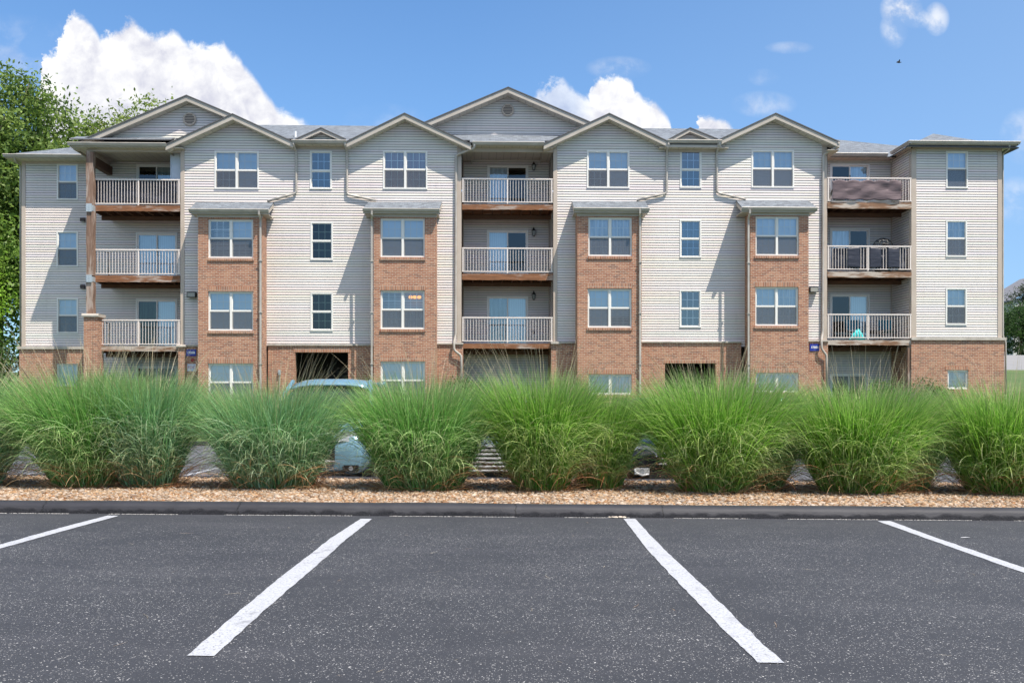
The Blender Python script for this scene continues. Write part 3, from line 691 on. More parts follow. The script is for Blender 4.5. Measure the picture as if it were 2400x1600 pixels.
slab(rf, rf2, mi2=1)
# right wing hip
eY = PF; e0 = (lx(2128, eY), eY, 11.40); e1 = (lx(2388.5, eY), eY, 11.38); ap = (lx(2187, 41.1), 41.1, lz(2187, 313.4, 41.1)); ap2 = (ap[0], 45.5, ap[2])
eb0 = (e0[0], 47.8, 11.4); eb1 = (e1[0], 47.8, 11.4)
slab(rf, [e0, e1, ap], mi2=1); slab(rf, [e1, eb1, ap2, ap], mi2=1); slab(rf, [eb0, e0, ap, ap2], mi2=1)
# left wing hip
f0 = (lx(9.2, 40.3), 40.3, lz(9, 362.5, 40.3)); fx = 3.2
f1 = (f0[0] + fx, 40.3 + fx, f0[2] + fx * .42); xr_ = lx(470, 41)
slab(rf, [f0, (xr_, 40.3, f0[2]), (xr_, 40.3 + fx, f1[2]), f1], mi2=1); slab(rf, [(f0[0], 47.8, f0[2]), f0, f1, (f1[0], 44.6, f1[2])], mi2=1); slab(rf, [f1, (xr_, 40.3 + fx, f1[2]), (xr_, 47.5, f0[2]), (f0[0], 47.5, f0[2])], mi2=1)
roof = part(rf, 'roof', [M_shingle, M_shingle_edge], fix=False)
q = MB(); vx, vz = L(692.5, 322, 39.5); q.tube([(vx, 39.5, vz - .2), (vx, 39.5, lz(692, 308, 39.5))], .045, 10); sub(q, 'vent_pipe', M_white, roof)

def gutter(p0, p1, ytop, Y, h=.12, ret=None):
    x0, x1 = (lx(p0, Y), lx(p1, Y)); z = lz((p0 + p1) / 2, ytop, Y); s = MB()
    s.extrude([(Y - .12, z), (Y - .135, z - .02), (Y - .075, z - h), (Y, z - h), (Y, z - .012), (Y - .108, z - .012)], x0, x1); g = part(s, 'gutter', M_gutter)
    return x0, x1, z, g
def soffit(x0, x1, Y0, Y1, z):
    s = MB(); s.box(x0, x1, Y0, Y1, z, z + .02); part(s, 'soffit', M_soffit)
def fas(x0, x1, Y, z0, z1):
    s = MB(); s.box(x0, x1, Y, Y + .025, z0, z1); part(s, 'fascia', M_fascia)
# eaves: left balcony, two short middles, centre, right middle
x0, x1, z, g = gutter(160.7, 391, 335.5, PF); fas(x0 + .1, x1, PF + .002, z - .16, z); soffit(x0 + .05, x1 + .6, PF + .03, PB, z - .16)
s = MB(); s.extrude([(x0 - .02, z), (x0 - .035, z - .02), (x0 + .03, z - .12), (x0 + .10, z - .12), (x0 + .10, z - .012)], PF - .1, PB - .6, axis='y'); sub(s, 'gutter_return', M_gutter, g)
ZC = z - .16
for p0, p1, yt in ((684.5, 812.6, 329.5), (1563.7, 1691, 329)):
    x0, x1, z, g = gutter(p0, p1, yt, PF); fas(x0, x1, PF + .002, ZE, z); soffit(x0 - .3, x1 + .3, PF + .03, PA - .02, ZE)
    s = MB(); s.box(x0, x1, PS - .01, PA - .018, ZE - .10, ZE - .001); part(s, 'frieze_board', M_trim)
x0, x1, z, g = gutter(1107.5, 1274.5, 333.5, PF); fas(x0, x1, PF + .002, ZE, z)
soffit(XM0 - .1, XM1 + .1, PF + .03, PB, ZE)
x0, x1, z, g = gutter(1932, 2079, 359.6, 40.33); fas(x0, x1, 40.335, z - .14, z); soffit(x0 - .2, x1 + .3, 40.37, PB - .02, z - .15)
x0, x1, z, g = gutter(2128, 2388.5, 331.6, PF); zR = z - .15; fas(x0 + .03, x1 - .03, PF + .002, zR, z); soffit(x0 + .03, x1 - .03, PF + .03, PA - .02, zR)
s = MB(); s.extrude([(x0 - .015, z), (x0 - .03, z - .02), (x0 + .03, z - .12), (x0 + .1, z - .12), (x0 + .1, z - .012)], PF - .1, 40.3, axis='y'); s.extrude([(x1 + .015, z), (x1 + .03, z - .02), (x1 - .03, z - .12), (x1 - .1, z - .12), (x1 - .1, z - .012)], PF - .1, 47.5, axis='y'); sub(s, 'gutter_return', M_gutter, g)
soffit(x0 + .1, XR1 - .02, PA - .02, PB, zR - .001); soffit(XW1 + .02, x1 - .1, PA - .02, 47.5, zR - .001)
s = MB(); s.box(XR1 + .1, XW1, PS - .01, PA - .018, zR - .08, zR - .001); part(s, 'frieze_board', M_trim)
x0, x1, z, g = gutter(9.2, 203, 362.5, 40.3); zLw = z - .15; fas(x0 + .03, x1, 40.302, zLw, z); soffit(x0 + .03, x1 + 1, 40.33, PB - .02, zLw); soffit(x0 + .05, XL0 - .02, PB - .02, 47.3, zLw - .001)
s = MB(); s.extrude([(x0 - .015, z), (x0 - .03, z - .02), (x0 + .03, z - .12), (x0 + .1, z - .12), (x0 + .1, z - .012)], 40.2, 47.5, axis='y'); sub(s, 'gutter_return', M_gutter, g)
s = MB(); s.box(XL0, lx(230, PB), PB - .04, PB - .018, zLw - .09, zLw - .001); part(s, 'frieze_board', M_trim)

# headers over the top balconies
s = MB(); s.box(lx(204, PA), lx(424, PA), PA - .08, PA + .08, lz(300, 357, PA), ZC + .0 - .001); s.box(lx(206, PA), lx(216, PA), PA + .08, PB - .03, lz(300, 365, PA) , ZC - .001); part(s, 'header_beam', M_trim)
s = MB(); s.box(XM0, XM1, PA - .05, PA + .08, lz(1190, 357, PA), ZE - .001); part(s, 'header_beam', M_trim)
q = MB(); q.box(lx(208, PA), lx(222, PA), PA + .09, PB - .05, lz(210, 385, PA), lz(210, 366, PA)); part(q, 'side_beam', M_wooddark)

def gable(apx, lt, rt, Yf, Yb, wallY, wl, wr, zbase, fh=.19, wall=True, over=True):
    xa_, za = L(*apx, Yf); xl, zl_ = L(*lt, Yf); xr, zr = L(*rt, Yf); s = MB()
    for (xt, zt) in ((xl, zl_), (xr, zr)):
        th = .045
        P = [(xa_, za), (xt, zt), (xt, zt - th), (xa_, za - th)]; n = 4
        s.add([(p[0], Yf - .03, p[1]) for p in P] + [(p[0], Yb, p[1]) for p in P], [(0, 1, n + 1, n)], 0)
        s.add([(p[0], Yf - .03, p[1]) for p in P] + [(p[0], Yb, p[1]) for p in P], [(0, 1, 2, 3), (1, 2, n + 2, n + 1), (2, 3, n + 3, n + 2), (4, 5, 6, 7)], 1)
    g = part(s, 'gable_roof', [M_shingle, M_shingle_edge], fix=False)
    f = MB(); so_ = MB()
    for (xt, zt) in ((xl, zl_), (xr, zr)):
        sg = 1 if xt < xa_ else -1; mid = (xa_, za - .048); P = [mid, (xt, zt - .048), (xt, zt - .048 - fh), (xa_, za - .048 - fh)]
        f.extrude([(p[0], p[1]) for p in P], Yf, Yf + .03, axis='y')
        f.box(min(xt, xt + sg * .025), max(xt, xt + sg * .025), Yf + .03, min(Yb, PB), zt - .048 - fh, zt - .05)
        zz = fh - .02; P = [(xa_, za - .048 - zz), (xt + sg * .03, zt - .048 - zz + .03 * abs((za - zt) / (xa_ - xt))), (xt + sg * .03, zt - .068 - zz), (xa_, za - .068 - zz)]
        so_.extrude(P, Yf + .03, wallY - .002, axis='y')
    sub(f, 'fascia', M_fascia, g); sub(so_, 'soffit', M_soffit, g)
    kl = (za - zl_) / (xa_ - xl); kr = (za - zr) / (xr - xa_); dz_ = .048 + fh + .01
    def top(z_):
        h = za - dz_ - z_
        return (xa_ - h / kl, xa_ + h / kr)
    if wall:
        s = MB(); siding(s, wl, wr, zbase, za - dz_, PX(wallY), (), top); sub(s, 'gable_siding', M_siding, g, fix=False)
    return g, (xa_, za, kl, kr)
gg, _ = gable((545.1, 266), (388, 338), (687, 331.5), PF - .05, 41.3, PA, lx(425, PA), lx(700, PA), ZE + .12)
gable((948, 264.5), (812, 331), (1104, 337), PF - .05, 41.3, PA, lx(800, PA), lx(1078, PA), ZE + .12)
gable((1428, 265), (1274.4, 336), (1568, 331.5), PF - .05, 41.3, PA, lx(1300, PA), lx(1580, PA), ZE + .12)
gable((1818, 264.6), (1682, 328), (1968, 332), PF - .05, 41.3, PA, lx(1670, PA), lx(1934, PA), ZE + .12)
for p0, p1 in ((388, 425), ):
    pass
for (pa, pb, XX) in ((388, 424, None), (1082, 1104, None), (1274.4, 1297, None), (1938, 1968, None)):
    s = MB(); s.box(lx(pa, PF) + .03, lx(pb, PF), PF + .0, PB, ZE - .065, ZE - .045); part(s, 'soffit', M_soffit)
gL, gi = gable((437, 222.5), (171, 336), (560, 274.5), PF + .12, 47.5, PA + .1, lx(180, PA), lx(600, PA), 11.5)
gM, gi2 = gable((1191, 203.6), (960, 300.5), (1420, 301), 40.05, 49.5, 40.6, lx(1000, 40.6), lx(1400, 40.6), 12.1)
for ap_, l_, r_, in (((752, 298.7), (692, 325.5), (811, 325.5)), ((1617.6, 298.7), (1567, 325.5), (1683, 325.5))):
    gable(ap_, l_, r_, 38.85, 40.1, 39.1, lx(l_[0], 39), lx(r_[0], 39), 11.5, fh=.13)
def vent(px, py, Y, r, par):
    x, z = L(px, py, Y); s = MB(); k = 24
    ring = [(x + math.cos(a) * (r - .03), Y - .045, z + math.sin(a) * (r - .03)) for a in [2 * math.pi * i / k for i in range(k + 1)]]
    s.tube(ring, .035, 6, caps=False); v_ = sub(s, 'round_vent', M_trim, par)
    s = MB(); s.cyl((x, Y - .03, z), r - .03, .02, 24, axis='y'); s2 = MB()
    for i in range(-3, 4):
        zz = z + i * .062; hw = math.sqrt(max(.001, (r - .05) ** 2 - (i * .062) ** 2)); s2.box(x - hw, x + hw, Y - .05, Y - .032, zz - .014, zz + .014)
    for m_, mt in ((s, M_blackm), (s2, M_trim)):
        sub(m_, 'vent_louvre', mt, par)
vent(445, 280, PA + .1 - .02, .26, gL); vent(1190, 258.5, 40.58, .255, gM)

# ---- downspouts of the main roof
def downspout(pts, w=.045):
    s = MB(); P = [(lx(a, Y), Y, lz(a, b_, Y)) for a, b_, Y in pts]
    Q = [P[0]]
    for i in range(1, len(P) - 1):                                # rounded bends
        p = Vector(P[i]); a = Vector(P[i - 1]); c = Vector(P[i + 1]); r = min(.10, (a - p).length * .4, (c - p).length * .4)
        p0 = p + (a - p).normalized() * r; p2 = p + (c - p).normalized() * r
        for t in (0, .33, .66, 1): Q.append(tuple(p0 * (1 - t) ** 2 + p * 2 * t * (1 - t) + p2 * t * t))
    Q.append(P[-1]); s.tube(Q, w, 8, ry=w * .85); part(s, 'downspout', M_gutter, smooth=True)
Ya = PA - .08
downspout([(687.5, 334, PF - .06), (687.8, 341, PF - .05), (694.3, 354, Ya), (694.3, 453, Ya), (626.6, 471.8, Ya)])
downspout([(808.5, 334, PF - .06), (808.5, 341, PF - .05), (813.2, 354, Ya), (813.2, 455.5, Ya), (881.4, 469.8, Ya)])
downspout([(1567, 334, PF - .06), (1567, 341, PF - .05), (1563.2, 356, Ya), (1562.6, 453, Ya), (1492.5, 469.6, Ya)])
downspout([(1686.5, 332, PF - .06), (1686.5, 340, PF - .05), (1680, 356, Ya), (1680.6, 451.6, Ya), (1747.9, 467.5, Ya)])
downspout([(1112, 338, PF - .06), (1112, 347, PF), (1069, 363.6, Ya), (1068, 786, Ya), (1064, 803, Ya - .14), (1064, 820, Ya - .14), (1081, 833, Ya - .1), (1082, 925, Ya - .1)], .05)
downspout([(1966, 333, PF - .06), (1964, 343, PF), (1929.5, 362.7, Ya), (1928, 780, Ya), (1925, 800, Ya - .14), (1926, 818, Ya - .14), (1937, 832, Ya - .1), (1938, 925, Ya - .1)], .05)
downspout([(2366, 338, PF - .02), (2366, 349, PF + .1), (2350.5, 360.5, PA + .3), (2350.5, 788, PA + .3), (2357, 800, PA + .3), (2357, 925, PA + .3)], .04)
downspout([(33, 369, 40.32), (36, 379, 40.5), (48, 388, PB + .3), (48, 812, PB + .3)], .04)

# ---- balconies
def balcony(p0, p1, rail_t, rail_b, beam_t, beam_b, midp, matb, Yd=PA, joist=True, x0o=None, label=None):
    x0, x1 = lx(p0, Yd), lx(p1, Yd); zt = lz(p0, beam_t, Yd - .05); zb = lz(p0, beam_b, Yd - .05)
    s = MB(); s.box(x0, x1, Yd + .0, PB - .04, zt - .04, zt - .005); b_ = part(s, 'balcony', M_wood)
    if label: b_['label'] = label
    s = MB(); rnd = random.Random(int(p0 * 7 + rail_t)); n = 26                    # slightly warped front board
    vs_ = []; fs = []
    for i in range(n + 1):
        x = x0 + (x1 - x0) * i / n; d = (rnd.random() - .5) * .018; e = (rnd.random() - .5) * .016
        vs_ += [(x, Yd - .05, zb + d), (x, Yd - .05 + (rnd.random() - .5) * .006, zt + e), (x, Yd - .003, zt + e), (x, Yd - .003, zb + d)]
    for i in range(n):
        for j in range(4): fs.append((i * 4 + j, i * 4 + (j + 1) % 4, (i + 1) * 4 + (j + 1) % 4, (i + 1) * 4 + j))
    fs += [(3, 2, 1, 0), (n * 4, n * 4 + 1, n * 4 + 2, n * 4 + 3)]
    s.add(vs_, fs); sub(s, 'front_beam', matb, b_)
    s = MB(); k = int((x1 - x0) / .40)
    for i in range(k + 1):
        x = x0 + .03 + (x1 - x0 - .06) * i / k; s.box(x - .02, x + .02, Yd + .0, PB - .06, zt - .24, zt - .045)
    s.box(x0, x1, Yd + .9, Yd + .98, zt - .40, zt - .245); s.box(x0, x1, PB - .06, PB - .021, zt - .25, zt - .045)
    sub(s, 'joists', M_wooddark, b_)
    Y0 = Yd - .02; zr = lz(p0, rail_t, Y0); zr0 = lz(p0, rail_b, Y0); s = MB()
    s.box(x0, x1, Y0 - .03, Y0 + .035, zr - .05, zr); s.box(x0, x1, Y0 - .02, Y0 + .02, zr0, zr0 + .035)
    xm = lx(midp, Y0)
    for x in (xm, x0 + .04, x1 - .04): s.box(x - .025, x + .025, Y0 - .024, Y0 + .026, zr0 - .05 if x == xm else zr0, zr - .051)
    n = int(round((x1 - x0) / .113))
    for i in range(1, n):
        x = x0 + (x1 - x0) * i / n
        if abs(x - xm) < .04: continue
        s.box(x - .0085, x + .0085, Y0 - .0085, Y0 + .0085, zr0 + .036, zr - .051)
    sub(s, 'railing', M_rail, b_)
    return x0, x1, zt, zr, b_
bL3 = balcony(217, 422.5, 419, 478, 481, 494.5, 324.7, M_wood, label='top left balcony'); bL2 = balcony(216, 422.5, 583.6, 642, 645, 660.5, 324.7, M_wood); bL1 = balcony(227, 422.5, 748.4, 807, 810.5, 823, 324.7, M_woodpale)
bM3 = balcony(1082.8, 1295.5, 417.4, 474, 478.5, 491, 1189.4, M_wood); bM2 = balcony(1082.8, 1295.5, 580, 637, 641, 656, 1189.4, M_wood); bM1 = balcony(1082.8, 1295.5, 742.6, 799.6, 804.8, 816.5, 1189.4, M_wood)
bR3 = balcony(1938.2, 2135.4, 415.6, 471.5, 473.8, 488.5, 2034, M_woodpale); bR2 = balcony(1938.2, 2135.4, 575.4, 631.5, 636.5, 650, 2034, M_woodpale); bR1 = balcony(1938.2, 2135.4, 735.3, 792, 796.8, 808.4, 2034, M_woodpale)
# timber posts at the left balcony stack
Yp = PA - .16
for (a, b_, y0, y1, ox) in ((204.5, 220.5, 357, 482, 0), (204.5, 220.5, 496, 646, .01), (204.3, 221, 661, 736, .0)):
    s = MB(); n = 8; P = [(lx((a + b_) / 2, Yp) + math.sin(i * 1.1 + y0) * .012 + ox, Yp + .02, lz(a, y1 + (y0 - y1) * i / n, Yp)) for i in range(n + 1)]
    s.tube(P, .19, 4, rot=math.pi / 4); part(s, 'timber_post', M_woodpost)
M_galv = material('galvanised_steel', (.42, .47, .50), .5, .4)
for (a, b_, y0, y1) in ((202, 215, 477, 496), (202.5, 215, 644, 661)):
    s = MB(); s.box(lx(a, Yp - .16), lx(b_, Yp - .16), Yp - .17, Yp - .145, lz(a, y1, Yp - .16), lz(a, y0, Yp - .16))
    s.box(lx(204, Yp), lx(221, Yp), Yp - .12, Yp + .14, lz(a, y1 - .5, Yp), lz(a, y0 + 5, Yp))
    for dzz in (.08, .16, .24): s.cyl((lx((a + b_) / 2, Yp - .16), Yp - .18, lz(a, y1, Yp - .16) + dzz), .015, .02, 8, axis='y')
    part(s, 'post_bracket', M_galv)
s = MB(); s.box(lx(2127, PA), lx(2134.5, PA), PA - .02, PA + .12, ZG - .5, lz(2130, 808.5, PA)); part(s, 'timber_post', M_woodpost)
s = MB(); s.box(lx(205, PA), lx(226, PA), PA - .1, PA + .06, lz(210, 823, PA), lz(210, 811, PA)); part(s, 'side_beam', M_wooddark)

# ---- things fixed to or standing on the building (each its own thing)
def top(mb, name, c, mats, label, cat, group=None, **kw):
    o = mb.build(name, mats, None, off=c, **kw); o.location = W(*c); o.rotation_euler = (0, 0, TH); return tag(o, label, cat, group)
def kid(mb, name, c, mats, par, **kw): return mb.build(name, mats, par, off=c, **kw)
def root(name, c, label, cat, group=None): return tag(empty(name, W(*c), TH), label, cat, group)
M_lampglass = material('lamp_glass', (.35, .37, .36), .15)
for (py, lab) in ((391, 'black wall lantern beside the top middle balcony door'), (545, 'black wall lantern beside the third floor middle balcony door'), (694, 'black wall lantern beside the lowest middle balcony door')):
    x, z = L(1251, py, PB - .12); c = (x, PB - .12, z); r_ = root('wall_lantern', c, lab, 'lantern', 'black wall lanterns on the middle balconies')
    s = MB(); s.lathe([(.02, .20), (.03, .17), (.09, .08), (.10, .07), (.0, .07)], c, 6); s.lathe([(.0, -.16), (.045, -.15), (.05, -.13), (.0, -.13)], c, 6)
    for i in range(6):
        a = math.pi * i / 3; s.bar((c[0] + .085 * math.cos(a), c[1] + .085 * math.sin(a), c[2] + .07), (c[0] + .048 * math.cos(a), c[1] + .048 * math.sin(a), c[2] - .13), .012, .012)
    s.tube([(c[0], c[1], c[2] + .18), (c[0], c[1], c[2] + .24)], [.02, .004], 6); kid(s, 'lamp_frame', c, M_black, r_)
    s = MB(); s.lathe([(.0, .065), (.078, .06), (.042, -.125), (.0, -.125)], c, 6); kid(s, 'lamp_glass', c, M_lampglass, r_)
    s = MB(); s.box(c[0] - .05, c[0] + .05, PB - .035, PB - .018, z - .1, z + .1); s.tube([(c[0], PB - .03, z - .02), (c[0], PB - .08, z + .10), (c[0], c[1] + .03, z + .08)], .012, 6); kid(s, 'wall_bracket', c, M_black, r_)
for (px, py, s1, lab) in ((450, 691.5, 1, 'dark boxy floodlight on the siding left of the first brick bay'), (1906, 679.5, -1, 'dark boxy floodlight on the siding right of the last brick bay')):
    x, z = L(px, py, PA - .1); c = (x, PA - .1, z); r_ = root('floodlight', c, lab, 'floodlight', 'floodlights on the siding')
    s = MB(); hw, hh = .175, .11
    s.add([(c[0] + i * hw, y, c[2] + j) for y, j0, j1 in ((PA - .22, -hh, hh), (PA - .02, -hh * .6, hh)) for (i, j) in ((-1, j0), (1, j0), (1, j1), (-1, j1))], [(0, 1, 2, 3), (7, 6, 5, 4), (0, 4, 5, 1), (1, 5, 6, 2), (2, 6, 7, 3), (3, 7, 4, 0)]); kid(s, 'housing', c, M_blackm, r_)
    s = MB(); s.box(c[0] - hw + .03, c[0] + hw - .03, PA - .232, PA - .221, c[2] - hh + .03, c[2] + hh - .03); kid(s, 'lens', c, material('lens', (.30, .29, .25), .2), r_)
for (py, lab) in ((515.3, 'small dark wall light on the left wing, the upper one'), (672, 'small dark wall light on the left wing, the lower one')):
    x, z = L(194.5, py, PB - .06); c = (x, PB - .06, z); s = MB(); s.extrude([(PB - .15, z - .07), (PB - .16, z + .03), (PB - .12, z + .08), (PB - .018, z + .08), (PB - .018, z - .07)], x - .085, x + .085)
    o = top(s, 'wall_light', c, material('dark_bronze', (.05, .032, .03), .5), lab, 'wall light', 'small wall lights on the left wing'); s = MB(); s.box(x - .06, x + .06, PB - .14, PB - .03, z - .082, z - .0705); kid(s, 'diffuser', c, M_lampglass, o)

def text_mb(txt, size, c, mat, par, bold=True, shear=0.):
    cu = bpy.data.curves.new('t', 'FONT'); cu.body = txt; cu.size = size; cu.align_x = 'CENTER'; cu.align_y = 'CENTER'; cu.extrude = .002; cu.offset = .006 if bold else .0; cu.resolution_u = 3
    ob = bpy.data.objects.new('t', cu); COL.objects.link(ob); dg = bpy.context.evaluated_depsgraph_get(); dg.update()
    me = bpy.data.meshes.new_from_object(ob.evaluated_get(dg)); bpy.data.objects.remove(ob)
    o = bpy.data.objects.new('lettering', me); me.name = 'lettering'; me.materials.clear(); me.materials.append(mat); COL.objects.link(o); o.parent = par; o.location = c; o.rotation_euler = (R(90), 0, 0); return o
M_signblue = material('royal_blue_sign', (.012, .03, .30), .35); M_signwhite = material('sign_white', (.72, .74, .78), .5); M_signred = material('sign_red', (.45, .10, .12), .5)
for (rc, lab) in (((436.7, 818.6, 459.6, 834), 'blue 1725B number plate on the brick left of the first bay'), ((1898, 806, 1920, 822), 'blue 1725B number plate on the brick beside the right downspout')):
    x0, z1 = L(rc[0], rc[1], YBk - .02); x1, z0 = L(rc[2], rc[3], YBk - .02); c = ((x0 + x1) / 2, YBk - .02, (z0 + z1) / 2)
    s = MB(); s.box(x0, x1, YBk - .03, YBk - .002, z0, z1); o = top(s, 'number_plate', c, M_signblue, lab, 'number plate', 'blue building number plates')
    text_mb('1725B', .118, (0, -.014, 0), M_signwhite, o)
x0, z1 = L(439.6, 852.6, YBk - .03); x1, z0 = L(458.7, 869.3, YBk - .03); c = ((x0 + x1) / 2, YBk - .03, (z0 + z1) / 2); s = MB(); s.box(x0, x1, YBk - .035, YBk - .002, z0, z1)
o = top(s, 'fire_connection_sign', c, material('pale_sign', (.5, .56, .66), .5), 'small pale sign with red FDC letters under the left number plate', 'sign'); text_mb('FDC', .155, (0, -.008, 0), M_signred, o, False)
x, z = L(451, 844, YBk - .05); c = (x, YBk - .05, z); s = MB(); s.lathe([(0, .0), (.06, .0), (.07, .03), (.05, .06), (0, .065)], (0, 0, 0), 12)
s.v = [(x + a, YBk - .002 - cc, z + b_) for a, b_, cc in s.v]; top(s, 'alarm_bell', c, material('alarm_red', (.30, .03, .02), .4), 'small red alarm bell between the number plate and the FDC sign', 'alarm bell')
for (px, py, lab) in ((628 + 27, 872, 'small grey utility box on the brick left of the left passage'),):
    x, z = L(px, py, YBk - .05); c = (x, YBk - .05, z); s = MB(); s.box(x - .05, x + .05, YBk - .09, YBk - .002, z - .1, z + .09); s.cyl((x, YBk - .11, z), .03, .02, 10, axis='y'); s.tube([(x, YBk - .04, z - .1), (x, YBk - .04, z - .8)], .015, 6); top(s, 'utility_box', c, M_galv, lab, 'utility box')
x, z = L(1250, 778, PB - .03); c = (x, PB - .03, z); s = MB(); s.box(x - .045, x + .045, PB - .045, PB - .018, z - .065, z + .065); s.box(x - .02, x + .02, PB - .05, PB - .045, z - .035, z + .035); top(s, 'power_outlet', c, M_blackm, 'small black outlet cover on the lowest middle balcony wall', 'outlet')

# lit ceiling lamp behind the twin window of the second bay
M_amber = material('amber_lamp', (.7, .32, .05), .4); M_amber.node_tree.nodes['Principled BSDF'].inputs['Emission Color'].default_value = (1, .38, .05, 1); M_amber.node_tree.nodes['Principled BSDF'].inputs['Emission Strength'].default_value = 1.1
x, z = L(972.5, 696, PC + .45); c = (x, PC + .45, z); r_ = root('ceiling_lamp', c, 'glowing amber ceiling lamp seen through the second bay window', 'ceiling lamp')
s = MB()
for dx_ in (-.17, 0, .17): s.lathe([(0, -.07), (.06, -.06), (.085, 0), (.06, .05), (0, .06)], (c[0] + dx_, c[1], c[2]), 10)
kid(s, 'lamp_shade', c, M_amber, r_, smooth=True); s = MB(); s.bar((c[0] - .2, c[1], c[2] + .06), (c[0] + .2, c[1], c[2] + .06), .02, .02); s.bar((c[0], c[1], c[2] + .06), (c[0], c[1], c[2] + .2), .015, .015); kid(s, 'lamp_arm', c, M_black, r_)

# cloth screens on railings
def drape(px0, px1, py0, py1, Y, mat, name, label, cat, seed, sag=.05, gaps=()):
    x0, z1 = L(px0, py0, Y); x1, z0 = L(px1, py1, Y); nx, nz = 90, 16; c = ((x0 + x1) / 2, Y, (z0 + z1) / 2); v_ = []; f_ = []
    for j in range(nz + 1):
        for i in range(nx + 1):
            tx, tz = i / nx, j / nz; x = x0 + (x1 - x0) * tx; z = z0 + (z1 - z0) * tz
            nn = noise.fractal(Vector((x * .7 + seed, z * 2.2 + x * .3, seed)), 1, 2, 4); n2 = noise.noise(Vector((x * 2.3 - z * 4, seed, 0)))
            front_ = any(a_ <= px0 + (px1 - px0) * tx <= b__ for a_, b__ in gaps)
            edge = (abs(math.sin(tx * math.pi * 5 + seed)) - 1) * sag * (tz if tz > .5 else 1 - tz) * 1.0
            y = (PA - .065 + nn * .02 if front_ else Y + (nn * .022 + n2 * .02 + .02 * math.sin(tx * 9 + tz * 7 + seed) * tx)); z += (edge if tz > .5 else -edge * .6) * (1 if 0 < i < nx else .3)
            v_.append((x + (nn * .03 if i in (0, nx) else 0), y, z))
    for j in range(nz):
        for i in range(nx): a = j * (nx + 1) + i; f_.append((a, a + 1, a + nx + 2, a + nx + 1))
    s = MB(); s.add(v_, f_); o = top(s, name, c, mat, label, cat, smooth=True); md = o.modifiers.new('thick', 'SOLIDIFY'); md.thickness = .006; return o
drape(1951, 2112, 421, 470, PA - .10, M_taupe, 'privacy_cloth', 'wrinkled taupe cloth tied along the top right balcony railing', 'privacy cloth', 3., .06)
drape(1950, 2124, 580, 629, PA + .05, M_navy, 'privacy_cloth', 'black privacy cloth woven through the middle right balcony railing', 'privacy cloth', 9., .03, ((1984, 2013), (2036, 2062.5), (2079, 2105)))
drape(222, 421, 422, 476, PA + .10, M_navy, 'privacy_cloth', 'dark navy cloth behind the top left balcony railing', 'privacy cloth', 5., .02)
# white panel at the top left balcony
x0, z1 = L(400.6, 360, PA + .5); x1, z0 = L(423, 480, PA + .5); c = ((x0 + x1) / 2, PA + .5, z0); s = MB(); s.box(x0, x1, PA + .48, PA + .52, z0, z1); s.box(x0 - .01, x0 + .02, PA + .46, PA + .54, z0, z1)
top(s, 'white_panel', c, material('pale_panel', (.62, .68, .76), .5), 'tall pale blue white panel standing at the right end of the top left balcony', 'panel')
# dark sticks leaning behind the lower left railings
for (py0, py1, zz, lab) in ((593, 646, bL2[2], 'dark pole leaning behind the third floor left railing'), (757, 811, bL1[2], 'dark pole leaning behind the lowest left railing')):
    x = lx(256, PA + .3); z1 = lz(256, py0, PA + .3); c = (x, PA + .3, zz); s = MB(); s.tube([(x, PA + .25, zz), (x - .01, PA + .32, z1)], .022, 8); s.tube([(x - .01, PA + .32, z1), (x - .16, PA + .32, z1 + .03)], .018, 8)
    top(s, 'leaning_pole', c, M_blackm, lab, 'pole')
# domed wire cage on the middle right balcony
x, z = L(2069, 578, PA + .55); c = (x, PA + .55, bR2[2]); r_ = root('wire_dome_basket', c, 'black wire dome basket rising above the middle right railing', 'wire basket')
s = MB(); zc = z - .05; rr_ = .42
for i in range(10):
    a = math.pi * i / 10; P = [(c[0] + rr_ * math.cos(t) * math.cos(a), c[1] + rr_ * math.cos(t) * math.sin(a) * .7, zc + .40 * math.sin(t)) for t in [math.pi * k / 12 for k in range(13)]]; s.tube(P, .007, 5)
for t in (.0, .35, .75): s.tube([(c[0] + rr_ * math.cos(t) * math.cos(a), c[1] + rr_ * math.cos(t) * math.sin(a) * .7, zc + .40 * math.sin(t)) for a in [2 * math.pi * k / 20 for k in range(21)]], .009, 5, caps=False)
kid(s, 'wire_cage', c, M_black, r_); s = MB(); s.lathe([(0, 0), (.3, .0), (.34, .3), (.40, zc - c[2] - .02), (.0, zc - c[2] - .05)], c, 18); kid(s, 'basket_base', c, M_blackm, r_)
s = MB(); s.lathe([(0, 0), (.12, .03), (.16, .12), (.10, .2), (0, .22)], (c[0] + .12, c[1], zc), 12); kid(s, 'cushion', c, cloth('dark_cushion', (.05, .045, .05)), r_)
